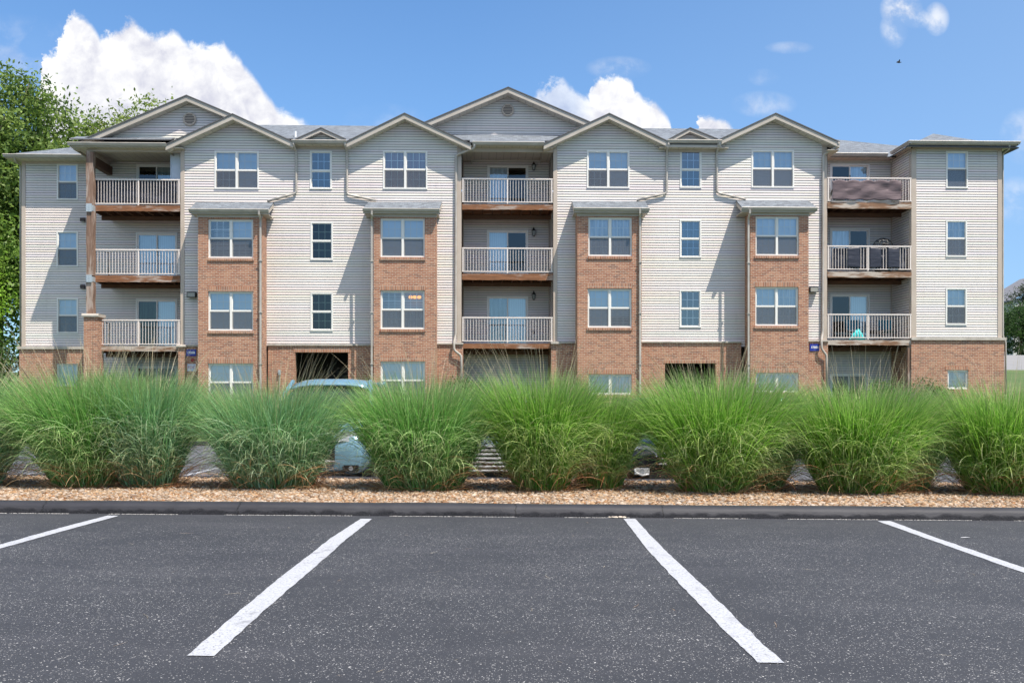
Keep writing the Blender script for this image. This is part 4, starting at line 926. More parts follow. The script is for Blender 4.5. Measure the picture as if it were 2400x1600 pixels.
# folding chairs and table on the lowest right balcony
def chair(px, Y, lab, w=.30):
    zf = bR1[2]; x = lx(px, Y); c = (x, Y, zf); r_ = root('folding_chair', c, lab, 'folding chair', 'teal folding chairs on the lowest right balcony'); 
    s = MB(); s.add([(x - w, Y + .02, zf + .42), (x + w, Y + .02, zf + .42), (x + w, Y + .48, zf + .38), (x - w, Y + .48, zf + .38), (x, Y + .25, zf + .34)], [(0, 1, 4), (1, 2, 4), (2, 3, 4), (3, 0, 4)]); kid(s, 'seat', c, M_teal, r_)
    s = MB(); n = 5; v_ = [(x + (i / n * 2 - 1) * w, Y + .50 + .06 * math.cos((i / n - .5) * 3) + j * .06, zf + .5 + j * .42) for j in (0, 1) for i in range(n + 1)]; s.add(v_, [(i, i + 1, n + 2 + i, n + 1 + i) for i in range(n)]); kid(s, 'backrest', c, M_teal, r_)
    for sx in (-1, 1):
        for q in (((sx * w, .0, .0), (sx * w, .5, .42)), ((sx * w, .5, .0), (sx * w, .0, .42)), ((sx * w, .5, .40), (sx * w, .60, .95))):
            s = MB(); s.tube([(x + q[0][0], Y + q[0][1], zf + q[0][2]), (x + q[1][0], Y + q[1][1], zf + q[1][2])], .012, 6); kid(s, 'leg' if q[1][2] < .9 else 'back_post', c, M_black, r_)
        s = MB(); s.bar((x + sx * w, Y + .0, zf + .60), (x + sx * w, Y + .5, zf + .62), .045, .02); kid(s, 'armrest', c, M_black, r_)
chair(2010, PA + .7, 'teal folding chair in front of the lowest right balcony door'); chair(2086, PA + .6, 'teal folding chair near the right end of the lowest right balcony')
x = lx(2052, PA + .6); zf = bR1[2]; c = (x, PA + .6, zf); r_ = root('side_table', c, 'small dark side table between the two teal folding chairs', 'side table'); s = MB(); s.lathe([(0, .43), (.25, .43), (.25, .32), (0, .46)], c, 16); kid(s, 'table_top', c, M_blackm, r_)
for i in range(3):
    a = i * 2.1; s = MB(); s.tube([(x + .2 * math.cos(a), PA + .6 + .2 * math.sin(a), zf), (x + .12 * math.cos(a), PA + .6 + .12 * math.sin(a), zf + .43)], .012, 6); kid(s, 'leg', c, M_black, r_)
# aqua beach umbrella / cloth bundle pressed against the railing
x, z = L(2014, 770, PA - .06); v_ = []; f_ = []; n = 18; zb_ = lz(2014, 795.5, PA - .06); xa0, xa1 = lx(1993.5, PA - .06), lx(2031, PA - .06); zt_ = lz(2014, 768, PA - .06)
c = ((xa0 + xa1) / 2, PA - .06, zb_); s = MB()
for j in range(7):
    for i in range(n + 1):
        t = i / n; h = (math.sin(min(t * 1.35, 1) * math.pi * .5) if t < .62 else max(0, 1 - (t - .62) / .38 * .72)) * (zt_ - zb_)
        k = j / 6; v_.append((xa0 + (xa1 - xa0) * t, PA + .10 - .08 * math.sin(k * math.pi) * (.3 + .7 * math.sin(t * 3.1)) + .012 * math.sin(i * 2.2 + j), zb_ + h * k + .03 * math.sin(t * 6.)))
for j in range(6):
    for i in range(n): a = j * (n + 1) + i; f_.append((a, a + 1, a + n + 2, a + n + 1))
s.add(v_, f_); o = top(s, 'aqua_float', c, M_aqua, 'bright aqua folded beach float standing behind the lowest right railing', 'beach float', smooth=True); md = o.modifiers.new('thick', 'SOLIDIFY'); md.thickness = .012
# small plant on top right balcony left end
x = lx(1945, PA + .15); zf = bR3[2]; c = (x, PA + .15, zf); r_ = root('potted_plant', c, 'small potted plant at the left end of the top right balcony', 'potted plant'); s = MB(); s.lathe([(0, 0), (.06, 0), (.085, .16), (.075, .16), (0, .13)], c, 12); kid(s, 'pot', c, material('pale_pot', (.6, .55, .5), .6), r_)
s = MB(); rd = random.Random(4)
for i in range(26):
    a = rd.random() * 6.28; l_ = .25 + rd.random() * .25; P = [(x, PA + .15, zf + .13), (x + .05 * math.cos(a), PA + .15 + .05 * math.sin(a), zf + .13 + l_ * .6), (x + .13 * math.cos(a), PA + .15 + .13 * math.sin(a), zf + .13 + l_)]; s.tube(P, [.006, .012, .002], 4)
kid(s, 'leaves', c, material('dark_leaf', (.05, .06, .035), .6), r_)

# =================================================================== ground, lots, kerbs
SLP = -.0075
def gz(x): return .022 + SLP * x
rng = np.random.default_rng(11)
def terrain_z(x, y):
    base = gz(max(-40, min(40, x))) - .25
    if y > 28: t = min(1, (y - 28) / 8.0); base += (t * t * (3 - 2 * t)) * 1.35
    if y > 44:
        d = y - 44; side = 1 / (1 + math.exp(-(x - 14) / 5)); base += side * min(d * .105, 3.6 + d * .012) + (1 - side) * min(d * .03, 4)
    if y > 120: base += math.sin(x * .02 + y * .013) * 1.5
    return base
def grid(name, xs, ys, zf, mat, kind='structure', smooth=True):
    v_ = [(x, y, zf(x, y)) for y in ys for x in xs]; n = len(xs)
    f_ = [(j * n + i, j * n + i + 1, (j + 1) * n + i + 1, (j + 1) * n + i) for j in range(len(ys) - 1) for i in range(n - 1)]
    s = MB(); s.add(v_, f_); return tag(s.build(name, mat, smooth=smooth, fix=False), kind=kind)
def f_lawn(nt, b):
    p = objc(nt); c = nt.mix(nt.noise(p, 1.2, 6, .65), (.035, .07, .018), (.10, .155, .04)); c = nt.mix(nt.mr(nt.noise(p, .25, 4), .5, .7, 0, .6), c, (.17, .17, .07)); nt.put(b.inputs['Base Color'], c)
    nt.put(b.inputs['Normal'], nt.bump(nt.noise(p, 30, 3), .7, .05))
M_lawn = material('lawn', rough=.95, fn=f_lawn)
ax = lambda a, b_, n: [a + (b_ - a) * i / n for i in range(n + 1)]
grid('ground', [-600, -200, -90] + ax(-60, 60, 60) + [90, 200, 600], [-60, -20] + ax(0, 28, 14) + ax(29, 44, 15) + ax(47, 130, 26) + [180, 260, 400, 800, 1500], terrain_z, M_lawn)

def f_asphalt(nt, b):
    p = objc(nt); x, y, z = nt.sep(p)
    big = nt.noise(p, .55, 5, .6); mid = nt.noise(p, 3.0, 5, .6); fine = nt.noise(p, 90, 4, .7)
    c = nt.mix(nt.mr(big, .3, .7), (.035, .037, .044), (.048, .050, .058))
    c = nt.mix(nt.mr(mid, .35, .75, 0, .6), c, (.050, .051, .058))
    c = nt.mix(nt.mr(nt.noise(nt.vmath('MULTIPLY', p, (.5, 2.2, 1)), .9, 5, .65), .52, .74, 0, .55), c, (.082, .082, .092))
    c = nt.mix(nt.mr(fine, .3, .75, .0, .8), c, (.020, .021, .025))
    # worn aggregate showing through as pale chips
    def chips(scale, gate, rad, strv):
        q = nt.vmath('ADD', p, nt.scale(nt.new('ShaderNodeTexCoord').outputs['Object'], 0.0)) if False else p
        nv = nt.new('ShaderNodeTexNoise'); nt.put(nv.inputs['Vector'], p); nv.inputs['Scale'].default_value = scale * 1.3; nv.inputs['Detail'].default_value = 1
        q = nt.vmath('ADD', nt.vmath('MULTIPLY', p, (1., 1., .0)), nt.scale(nt.vmath('SUBTRACT', nv.outputs['Color'], (.5, .5, .5)), .9 / scale))
        t = nt.new('ShaderNodeTexVoronoi'); nt.put(t.inputs['Vector'], q); t.inputs['Scale'].default_value = scale
        rnd = nt.sep(t.outputs['Color']); clus = nt.noise(p, 1.1, 3, .6)
        keep = nt.math('GREATER_THAN', nt.math('ADD', rnd[0], nt.math('MULTIPLY', nt.math('SUBTRACT', clus, .5), .9)), gate)
        r_ = nt.math('MULTIPLY', nt.math('ADD', nt.math('MULTIPLY', rnd[1], rnd[1]), .35), rad)
        m = nt.math('MULTIPLY', nt.math('LESS_THAN', t.outputs['Distance'], r_), keep)
        return nt.math('MULTIPLY', m, nt.math('MULTIPLY_ADD', rnd[2], .5, strv))
    m = nt.math('MAXIMUM', chips(90, .76, .31, .24), nt.math('MAXIMUM', chips(46, .88, .20, .45), chips(130, .66, .38, .06)), clamp=True)
    m = nt.math('MULTIPLY', m, nt.mr(y, 10.0, 8.6, .35, 1.))
    c = nt.mix(m, c, (.56, .55, .54))
    nt.put(b.inputs['Base Color'], c); nt.put(b.inputs['Roughness'], nt.mr(fine, .3, .7, .62, .85))
    h = nt.math('ADD', nt.math('MULTIPLY', fine, .6), nt.math('MULTIPLY', nt.noise(p, 35, 3), .6)); nt.put(b.inputs['Normal'], nt.bump(h, .55, .006))
M_asphalt = material('sealed_asphalt', rough=.75, spec=.3, fn=f_asphalt)
YK = 10.17
def lotz(x, y): return gz(x) + .004 * noise.noise(Vector((x * .5, y * .5, 0)))
grid('parking_lot', [-60, -40, -20] + ax(-12, 12, 48) + [20, 40, 60], [-40, -10] + ax(0, YK + .06, 40), lambda x, y: gz(max(-40, min(40, x))), M_asphalt)
def f_asphalt2(nt, b):
    p = objc(nt); c = nt.mix(nt.noise(p, .6, 5, .6), (.055, .057, .066), (.08, .083, .095)); c = nt.mix(nt.mr(nt.noise(p, 70, 3), .4, .7, 0, .5), c, (.13, .13, .14)); nt.put(b.inputs['Base Color'], c)
M_asphalt2 = material('far_asphalt', rough=.85, fn=f_asphalt2)
LOT2 = -.15
grid('far_parking_lot', [-60, -40] + ax(-20, 20, 20) + [40, 60], ax(14.0, 28.0, 14), lambda x, y: gz(max(-40, min(40, x))) + LOT2 - .022, M_asphalt2)
M_paint = material('line_paint', rough=.7, fn=lambda nt, b: (
    nt.put(b.inputs['Base Color'], nt.mix(nt.math('MAXIMUM', nt.mr(nt.noise(objc(nt), 55, 5, .75), .53, .63, 0, .75), nt.mr(nt.noise(objc(nt), 5, 8, .8), .56, .64, 0, .5)), nt.mix(nt.noise(objc(nt), 9, 5, .7), (.32, .33, .36), (.43, .44, .47)), (.07, .07, .08))),
    nt.put(b.inputs['Normal'], nt.bump(nt.noise(objc(nt), 110, 3), .5, .004))))
def gpt(px, py):                                    # photo pixel -> point on the sloping lot
    a = (px - 1200) / FPX; k = (py - HZ) / FPX; t = (CAMH - .022) / (k + SLP * a); return a * t, t
def line(left, right, name='parking_line'):
    s = MB(); rd = random.Random(int(left[0][0])); L_ = [gpt(*p) for p in left]; R_ = [gpt(*p) for p in right]; v_ = []; n = 60
    def samp(P, t):
        k = t * (len(P) - 1); i = min(int(k), len(P) - 2); f = k - i; return (P[i][0] * (1 - f) + P[i + 1][0] * f, P[i][1] * (1 - f) + P[i + 1][1] * f)
    for i in range(n + 1):
        t = i / n; a = samp(L_, t); c = samp(R_, t)
        v_ += [(a[0] + rd.uniform(-.003, .003) + .007 * noise.noise(Vector((a[1] * 5, a[0], 1))), a[1], gz(a[0]) + .004), (c[0] + rd.uniform(-.003, .003) + .007 * noise.noise(Vector((c[1] * 5, c[0], 7))), c[1], gz(c[0]) + .004)]
    s.add(v_, [(2 * i, 2 * i + 1, 2 * i + 3, 2 * i + 2) for i in range(n)]); return tag(s.build(name, M_paint), kind='structure')
K = 1.0204
line([(x * K, y * K) for x, y in ((247, 1184), (130, 1214.5), (0, 1251), (-160, 1296))], [(x * K, y * K) for x, y in ((273, 1184.5), (140, 1221), (0, 1260), (-140, 1300))])
line([(x * K, y * K) for x, y in ((828, 1191.5), (760, 1236), (645, 1325), (535, 1416), (429, 1506))], [(x * K, y * K) for x, y in ((855, 1191.5), (795, 1239), (695, 1327), (600, 1409), (491, 1507))])
line([(x * K, y * K) for x, y in ((1432, 1191.5), (1490, 1266), (1560, 1340), (1650, 1434), (1741, 1522))], [(x * K, y * K) for x, y in ((1459, 1191.5), (1530, 1267), (1622, 1352), (1712, 1441), (1800, 1523))])
line([(x * K, y * K) for x, y in ((2015, 1196.5), (2120, 1234), (2240, 1276.5), (2352, 1316), (2480, 1361))], [(x * K, y * K) for x, y in ((2045, 1196.5), (2150, 1235), (2240, 1265.5), (2352, 1304), (2500, 1355))])
for x in (-14.1, -11.35, -8.6, -5.8, -4.2, -1.45, 1.3, 4.05, 6.8, 9.55, 12.3):
    s = MB(); s.quad((x - .05, 14.35, gz(x) + LOT2 - .018), (x + .05, 14.35, gz(x) + LOT2 - .018), (x + .05, 19.2, gz(x) + LOT2 - .018), (x - .05, 19.2, gz(x) + LOT2 - .018)); tag(s.build('parking_line', M_paint), kind='structure')

# kerbs: rounded black sealed section, rough below
def f_kerb(nt, b):
    p = objc(nt); x, y, z = nt.sep(p); zz = nt.math('SUBTRACT', z, nt.math('MULTIPLY', x, SLP))
    n = nt.noise(p, 3.5, 5, .6); n2 = nt.noise(p, 60, 4, .7)
    low = nt.mr(nt.math('ADD', zz, nt.math('MULTIPLY', nt.math('SUBTRACT', nt.noise(p, 7, 4), .5), .09)), .055, .085, 1, 0)
    c = nt.mix(nt.mr(n, .3, .7), (.024, .024, .030), (.036, .036, .043)); c = nt.mix(nt.math('MULTIPLY', low, nt.mr(n2, .35, .65, .3, 1.)), c, (.006, .0065, .009))
    c = nt.mix(nt.mr(nt.noise(nt.vmath('MULTIPLY', p, (1, 1, 6)), 5, 5, .7), .62, .78, 0, .35), c, (.055, .052, .055))
    spk = nt.math('MULTIPLY', nt.math('LESS_THAN', nt.vor(p, 45), .16), nt.mr(nt.noise(p, 6, 2), .5, .65)); c = nt.mix(nt.math('MULTIPLY', spk, nt.mr(zz, .05, .0)), c, (.4, .4, .4))
    wob = nt.math('MULTIPLY', nt.math('SUBTRACT', nt.noise(nt.vmath('MULTIPLY', p, (0, 1, 1)), 16, 4, .7), .5), .14); cr = None
    for xc in (-4.90, -2.86, .04, 1.58): 
        d = nt.math('LESS_THAN', nt.math('ABSOLUTE', nt.math('SUBTRACT', nt.math('ADD', x, wob), xc)), .0055); cr = d if cr is None else nt.math('MAXIMUM', cr, d)
    c = nt.mix(cr, c, (.008, .008, .01)); nt.put(b.inputs['Base Color'], c)
    h = nt.math('ADD', nt.math('MULTIPLY', n2, nt.math('MULTIPLY_ADD', low, .9, .25)), nt.math('MULTIPLY', cr, -2.)); nt.put(b.inputs['Normal'], nt.bump(h, .9, .012)); nt.put(b.inputs['Roughness'], nt.math('MULTIPLY_ADD', low, .25, .6))
M_kerb = material('black_sealed_kerb', rough=.7, spec=.3, fn=f_kerb)
def kerb(prof, xs, zoff):
    s = MB(); v_ = []; n = len(prof)
    for x in xs:
        for (y, z) in prof:
            w1 = noise.noise(Vector((x * 1.1, z * 9, y * 3))) * .008 + noise.noise(Vector((x * 9, z * 60, 3))) * .004
            v_.append((x, y + w1, gz(x) + zoff + z + (noise.noise(Vector((x * .7, 5, 5))) * .008 if z > .1 else 0)))
    f_ = [(i * n + j, i * n + j + 1, (i + 1) * n + j + 1, (i + 1) * n + j) for i in range(len(xs) - 1) for j in range(n - 1)]
    s.add(v_, f_); return tag(s.build('kerb', M_kerb, smooth=True), kind='structure')
kerb([(YK - .02, -.03), (YK, .0), (YK + .012, .03), (YK + .022, .06), (YK + .032, .09), (YK + .048, .115), (YK + .075, .132), (YK + .12, .139), (YK + .19, .141), (YK + .23, .138), (YK + .24, .09), (YK + .245, .0)], [-40, -20] + ax(-8, 8, 500) + [20, 40], -.022)
kerb([(13.85, .0), (13.855, .10), (13.87, .125), (13.98, .125), (14.0, .11), (14.02, -.02), (14.03, -.2)], [-40, -20] + ax(-10, 10, 100) + [20, 40], -.022)
kerb([(27.9, -.2), (27.95, -.06), (28.0, -.03), (28.12, -.03), (28.16, -.3)], [-40, -20] + ax(-18, 18, 60) + [20, 40], -.022)
# crumbly pale dirt along the foot of the kerb
M_chip = material('stone_chips', rough=.85, fn=lambda nt, b: nt.put(b.inputs['Base Color'], nt.new('ShaderNodeAttribute', attribute_name='Col').outputs['Color']))
ICO_V = None
def ico():
    t = (1 + 5 ** .5) / 2; v_ = np.array([(-1, t, 0), (1, t, 0), (-1, -t, 0), (1, -t, 0), (0, -1, t), (0, 1, t), (0, -1, -t), (0, 1, -t), (t, 0, -1), (t, 0, 1), (-t, 0, -1), (-t, 0, 1)], float); v_ /= np.linalg.norm(v_[0])
    f_ = np.array([(0, 11, 5), (0, 5, 1), (0, 1, 7), (0, 7, 10), (0, 10, 11), (1, 5, 9), (5, 11, 4), (11, 10, 2), (10, 7, 6), (7, 1, 8), (3, 9, 4), (3, 4, 2), (3, 2, 6), (3, 6, 8), (3, 8, 9), (4, 9, 5), (2, 4, 11), (6, 2, 10), (8, 6, 7), (9, 8, 1)]); return v_, f_
def stones(name, P, size, cols, mat, flat=.62, kind='stuff', label=None, cat=None):
    V0, F0 = ico(); n = len(P); V = np.repeat(V0[None], n, 0) * (1 + rng.uniform(-.22, .22, (n, 12, 1)))
    sc = np.stack([size * rng.uniform(.7, 1.35, n), size * rng.uniform(.6, 1.1, n), size * flat * rng.uniform(.6, 1.2, n)], 1); V = V * sc[:, None, :]
    a = rng.uniform(0, 6.28, n); b_ = rng.normal(0, .35, n); ca, sa, cb, sb = np.cos(a), np.sin(a), np.cos(b_), np.sin(b_)
    x, y, z = V[..., 0], V[..., 1], V[..., 2]; y2 = y * cb[:, None] - z * sb[:, None]; z2 = y * sb[:, None] + z * cb[:, None]
    V = np.stack([x * ca[:, None] - y2 * sa[:, None], x * sa[:, None] + y2 * ca[:, None], z2], 2) + P[:, None, :]
    F = (F0[None] + (np.arange(n) * 12)[:, None, None]).reshape(-1, 3); C = np.repeat(cols[:, None, :], 12, 1).reshape(-1, 3)
    o = np_mesh(name, V.reshape(-1, 3), F, mat, C, smooth=False); tag(o, label, cat, kind=kind); return o
# gravel bed
def f_bed(nt, b): 
    p = objc(nt); v_ = nt.new('ShaderNodeTexVoronoi'); nt.put(v_.inputs['Vector'], p); v_.inputs['Scale'].default_value = 34
    nt.put(b.inputs['Base Color'], nt.mix(nt.sep(v_.outputs['Color'])[0], (.16, .09, .05), (.40, .28, .18))); nt.put(b.inputs['Normal'], nt.bump(v_.outputs['Distance'], .9, .02))
def bedz(x, y): return gz(x) - .022 + .103 + .012 * math.sin((y - 10.4) * 1.1)
grid('gravel_bed', [-40, -20] + ax(-9, 9, 90) + [20, 40], ax(YK + .2, 13.92, 14), bedz, material('gravel_base', rough=.95, fn=f_bed))
def gravel(n, y0, y1, wmul):
    y = rng.uniform(y0, y1, n); x = rng.uniform(-1, 1, n) * (y * .535 + .2) * wmul; size = rng.gamma(7, .0023, n) + .005
    nz = np.array([noise.noise(Vector((a * .8, b_ * 1.2, 2))) for a, b_ in zip(x, y)]); z = .022 + SLP * x - .022 + .103 + .012 * np.sin((y - 10.4) * 1.1) + rng.uniform(.0, .014, n) + nz * .008
    pal = np.array([(.62, .50, .38), (.70, .60, .50), (.52, .33, .18), (.44, .23, .10), (.60, .44, .29), (.74, .67, .60), (.33, .20, .12), (.56, .38, .22)]); k = rng.choice(8, n, p=[.2, .2, .13, .08, .15, .13, .05, .06]); c = pal[k] * rng.uniform(.28, .62, (n, 1)) * np.array([1, .90, .82])
    return np.stack([x, y, z], 1), size, c
P, S, C = gravel(27000, YK + .225, 11.9, 1.0); P2, S2, C2 = gravel(9000, 11.9, 13.86, 1.0)
stones('gravel', np.concatenate([P, P2]), np.concatenate([S, S2]), np.concatenate([C, C2]), M_chip, label=None, cat=None)
n = 4200; x = rng.uniform(-6, 6, n); cl = np.array([noise.noise(Vector((a * 1.7, 0, 9))) for a in x]); keep = cl > -.12; x = x[keep]; n = len(x); y = YK - .012 - rng.gamma(1.2, .006, n)
stones('loose_grit', np.stack([x, y, .022 + SLP * x + .003], 1), rng.uniform(.002, .006, n), np.repeat(np.array([[.5, .48, .45]]), n, 0) * rng.uniform(.6, 1.1, (n, 1)), M_chip, label=None, cat=None)
n = 9; cx = G(1440, YK - .03); P = np.stack([cx + rng.uniform(-.10, .10, n), YK - .02 - rng.uniform(0, .03, n), np.full(n, gz(cx) + .010)], 1)
for i in range(n):
    V0, F0 = ico(); s = MB(); k_ = .008 + rng.random() * .012; s.add([(a * k_ * 1.3, b_ * k_, c * k_ * .7) for a, b_, c in V0], [tuple(f) for f in F0]); o = s.build('pebble', material('pebble_tan', (.5, .42, .34), .8) if i == 0 else bpy.data.materials['pebble_tan']); o.location = P[i]
    tag(o, 'pale tan pebble in the small spill at the kerb foot by the third parking line', 'pebble', 'pebbles spilled at the kerb foot')
s = MB(); cx, cy = gpt(2261, 1260); s.add([(cx - .045, cy - .012, gz(cx) + .005), (cx + .015, cy - .02, gz(cx) + .008), (cx + .05, cy, gz(cx) + .006), (cx + .015, cy + .02, gz(cx) + .008), (cx - .025, cy + .018, gz(cx) + .005)], [(0, 1, 3, 4), (1, 2, 3)])
o = s.build('paper_scrap', material('dull_paper', (.42, .42, .43), .8)); md = o.modifiers.new('t', 'SOLIDIFY'); md.thickness = .001; tag(o, 'small white paper scrap on the asphalt right of the last parking line', 'paper scrap')

# =================================================================== ornamental grass
def f_grass(nt, b):
    c = nt.new('ShaderNodeAttribute', attribute_name='Col').outputs['Color']; nt.put(b.inputs['Base Color'], c)
    tl = nt.new('ShaderNodeBsdfTranslucent'); nt.put(tl.inputs[0], nt.mix(.5, c, (.30, .42, .06), 'MULTIPLY')); nt.put(tl.inputs[0], c)
    mx = nt.new('ShaderNodeMixShader'); mx.inputs[0].default_value = .45; nt.l.new(b.outputs[0], mx.inputs[1]); nt.l.new(tl.outputs[0], mx.inputs[2]); nt.l.new(mx.outputs[0], nt.n['Material Output'].inputs[0])
M_grass = material('grass_blade', rough=.42, spec=.4, fn=f_grass)
def blades(n, r0, heading_bias, lean, a0, a1, length, width, cols, seg=7, curl=0., pw=2.0, front=None, droop=0., start=.0, tipcol=None):
    rb = r0 * np.sqrt(rng.random(n)); ph = rng.uniform(0, 2 * np.pi, n)
    if front is not None: ph = rng.normal(-np.pi / 2, front, n)
    bx, by = rb * np.cos(ph), rb * np.sin(ph) * .8
    hd = ph + rng.normal(0, heading_bias, n); al0 = a0[0] + (a0[1] - a0[0]) * (rb / r0) * rng.uniform(.35, 1., n) + rng.normal(0, .03, n); al1 = rng.uniform(*a1, n)
    Ln = length[0] + (length[1] - length[0]) * rng.random(n); pos = np.stack([bx, by, np.full(n, start)], 1); out = []; dirs = []
    cw = rng.normal(0, curl, n)
    for i in range(seg + 1):
        t = i / seg; al = al0 + al1 * t ** pw + droop * t; h = hd + cw * t ** 1.5
        d = np.stack([np.sin(al) * np.cos(h) + lean[0] * t, np.sin(al) * np.sin(h) + lean[1] * t, np.cos(al)], 1); d /= np.linalg.norm(d, axis=1, keepdims=True)
        out.append(pos.copy()); dirs.append(d); pos = pos + d * (Ln / seg)[:, None]
    out = np.stack(out, 1); dirs = np.stack(dirs, 1); rv = rng.normal(0, 1, (n, 3)); side = np.cross(dirs, rv[:, None, :]); side /= np.linalg.norm(side, axis=2, keepdims=True) + 1e-9
    t = np.linspace(0, 1, seg + 1); w = width * (1 - t ** 2.2 * .88) * rng.uniform(.7, 1.25, (n, 1)); A = out - side * w[..., None] / 2; B_ = out + side * w[..., None] / 2
    V = np.stack([A, B_], 2).reshape(-1, 3); m = (seg + 1) * 2; k = np.arange(seg) * 2; f = np.stack([k, k + 1, k + 3, k + 2], 1); F = (f[None] + (np.arange(n) * m)[:, None, None]).reshape(-1, 4)
    c = np.asarray(cols); i1 = rng.integers(0, len(c), n); base = c[i1] * (.66 + 1.0 * rng.random((n, 1)) ** 1.3); CC = np.repeat(base[:, None, :], seg + 1, 1)
    if tipcol is not None: tt = np.clip((t - tipcol[3]) / (1 - tipcol[3]), 0, 1)[None, :, None]; CC = CC * (1 - tt) + np.array(tipcol[:3])[None, None, :] * tt
    C = np.repeat(CC[:, :, None, :], 2, 2).reshape(-1, 3); V[:, 2] = np.maximum(V[:, 2], -.0); return V, F, C
def merge(parts):
    Vs, Fs, Cs = [], [], []; k = 0
    for V, F, C in parts: Vs.append(V); Fs.append(F + k); Cs.append(C); k += len(V)
    return np.concatenate(Vs), np.concatenate(Fs), np.concatenate(Cs)
COOL = [(.14, .32, .12), (.19, .40, .17), (.25, .48, .23), (.10, .25, .08), (.31, .53, .29)]
WARM = [(.13, .32, .025), (.19, .41, .045), (.25, .47, .07), (.08, .23, .018), (.31, .50, .10)]
MIDG = [(.12, .31, .055), (.17, .40, .085), (.23, .48, .12), (.08, .23, .04), (.29, .51, .17)]
def clump(px, Y, r0, H, spread, pal, label, dens=1.0, lean=(0, 0), tall=1.0, curls=1.0):
    r0 = r0 * .86; spread = spread * .64
    x = G(px, Y); z = bedz(x, Y); r_ = empty('ornamental_grass', (x, Y, z)); tag(r_, label, 'ornamental grass', 'ornamental grass clumps in the gravel bed'); n = int(3700 * dens)
    P = [blades(int(n * .62), r0, .45, lean, (.02, spread), (.15, .95), (H * .80, H * 1.0), .0102, pal, tipcol=(.30, .44, .15, .80), curl=.3, pw=1.7),
         blades(int(n * .38), r0 * 1.0, .6, lean, (.08, spread * 1.1), (.9, 2.1), (H * .60, H * .98), .0096, pal, curl=.5, pw=2.4, tipcol=(.32, .40, .14, .8))]
    V, F, C = merge(P); np_mesh('leaf_blades', V, F, M_grass, C, parent=r_)
    pale = [(c[0] * 1.3 + .12, c[1] * 1.05 + .13, c[2] * 1.3 + .09) for c in pal]
    P = [blades(int(560 * dens * curls), r0 * 1.0, .7, (0, -.25), (.12, spread * 1.0), (1.5, 3.3), (H * .50, H * .92), .0100, pale, seg=10, curl=1.3, pw=2.6, front=1.0, tipcol=(.44, .44, .22, .85)),
         blades(int(760 * dens * curls), r0 * 1.0, .9, (0, -.15), (.1, spread * 1.2), (1.5, 3.3), (H * .24, H * .60), .0100, pale, seg=9, curl=1.5, pw=2.0, front=1.1, tipcol=(.44, .40, .2, .75))]
    V, F, C = merge(P); np_mesh('curling_blades', V, F, M_grass, C, parent=r_)
    tan = [(.40, .36, .18), (.46, .40, .23), (.34, .35, .15), (.50, .43, .27)]
    V, F, C = blades(int(150 * dens), r0 * .85, .4, lean, (.0, spread * .9), (.1, .95), (H * .92, H * 1.30 * tall), .0075, tan, seg=8, curl=.25, tipcol=(.50, .42, .28, .6)); np_mesh('seed_stalks', V, F, M_grass, C, parent=r_)
    dry = [(.38, .19, .09), (.46, .27, .14), (.30, .13, .06), (.52, .36, .20)]
    P = [blades(int(300 * dens), r0 * 1.3, 1.0, (0, 0), (.8, 1.5), (.3, 1.6), (.14, .42), .0068, dry, seg=7, curl=1.2, pw=1.3), blades(int(150 * dens), r0 * 1.2, .8, (0, 0), (.45, 1.1), (.9, 2.1), (.45, 1.0), .0065, dry, seg=8, curl=.8, pw=1.6)]
    V, F, C = merge(P); np_mesh('dry_base_blades', V, F, M_grass, C, parent=r_); return r_
clump(-75, 12.35, .46, 1.50, .80, COOL, 'tall grass clump cut off by the left edge of the photo')
clump(198, 12.2, .42, 1.62, .80, MIDG, 'darker grass clump leaning left, first whole clump from the left', lean=(-.25, 0), tall=1.05)
clump(348, 12.3, .38, 1.56, .58, COOL, 'pale silvery green clump touching the dark clump leaning left', dens=.95)
clump(640, 12.25, .56, 1.44, .72, COOL, 'wide blue green clump under the blue car roof', dens=1.3)
clump(992, 12.2, .54, 1.53, .76, MIDG, 'broad grass clump between the blue car and the chrome grille', dens=1.3)
clump(1270, 12.15, .36, 1.62, .66, WARM, 'tall vivid clump just right of the chrome grille', dens=1.0, lean=(-.08, 0))
clump(1405, 12.5, .32, 1.38, .52, WARM, 'shorter clump leaning against the tall vivid clump', dens=.75, tall=.95)
clump(1672, 12.15, .46, 1.64, .88, WARM, 'tallest spreading clump in front of the right brick passage', dens=1.2, lean=(-.06, 0))
clump(1775, 12.45, .36, 1.40, .62, MIDG, 'shorter clump merging into the right side of the spreading clump', dens=.9)
clump(2010, 12.2, .52, 1.53, .82, WARM, 'wide clump below the right hand balconies', dens=1.2, lean=(-.05, 0))
clump(2120, 12.5, .32, 1.36, .62, MIDG, 'smaller clump behind the right side of the wide clump', dens=.7)
clump(2355, 12.2, .50, 1.54, .84, WARM, 'tall clump at the right edge of the photo', dens=1.15)
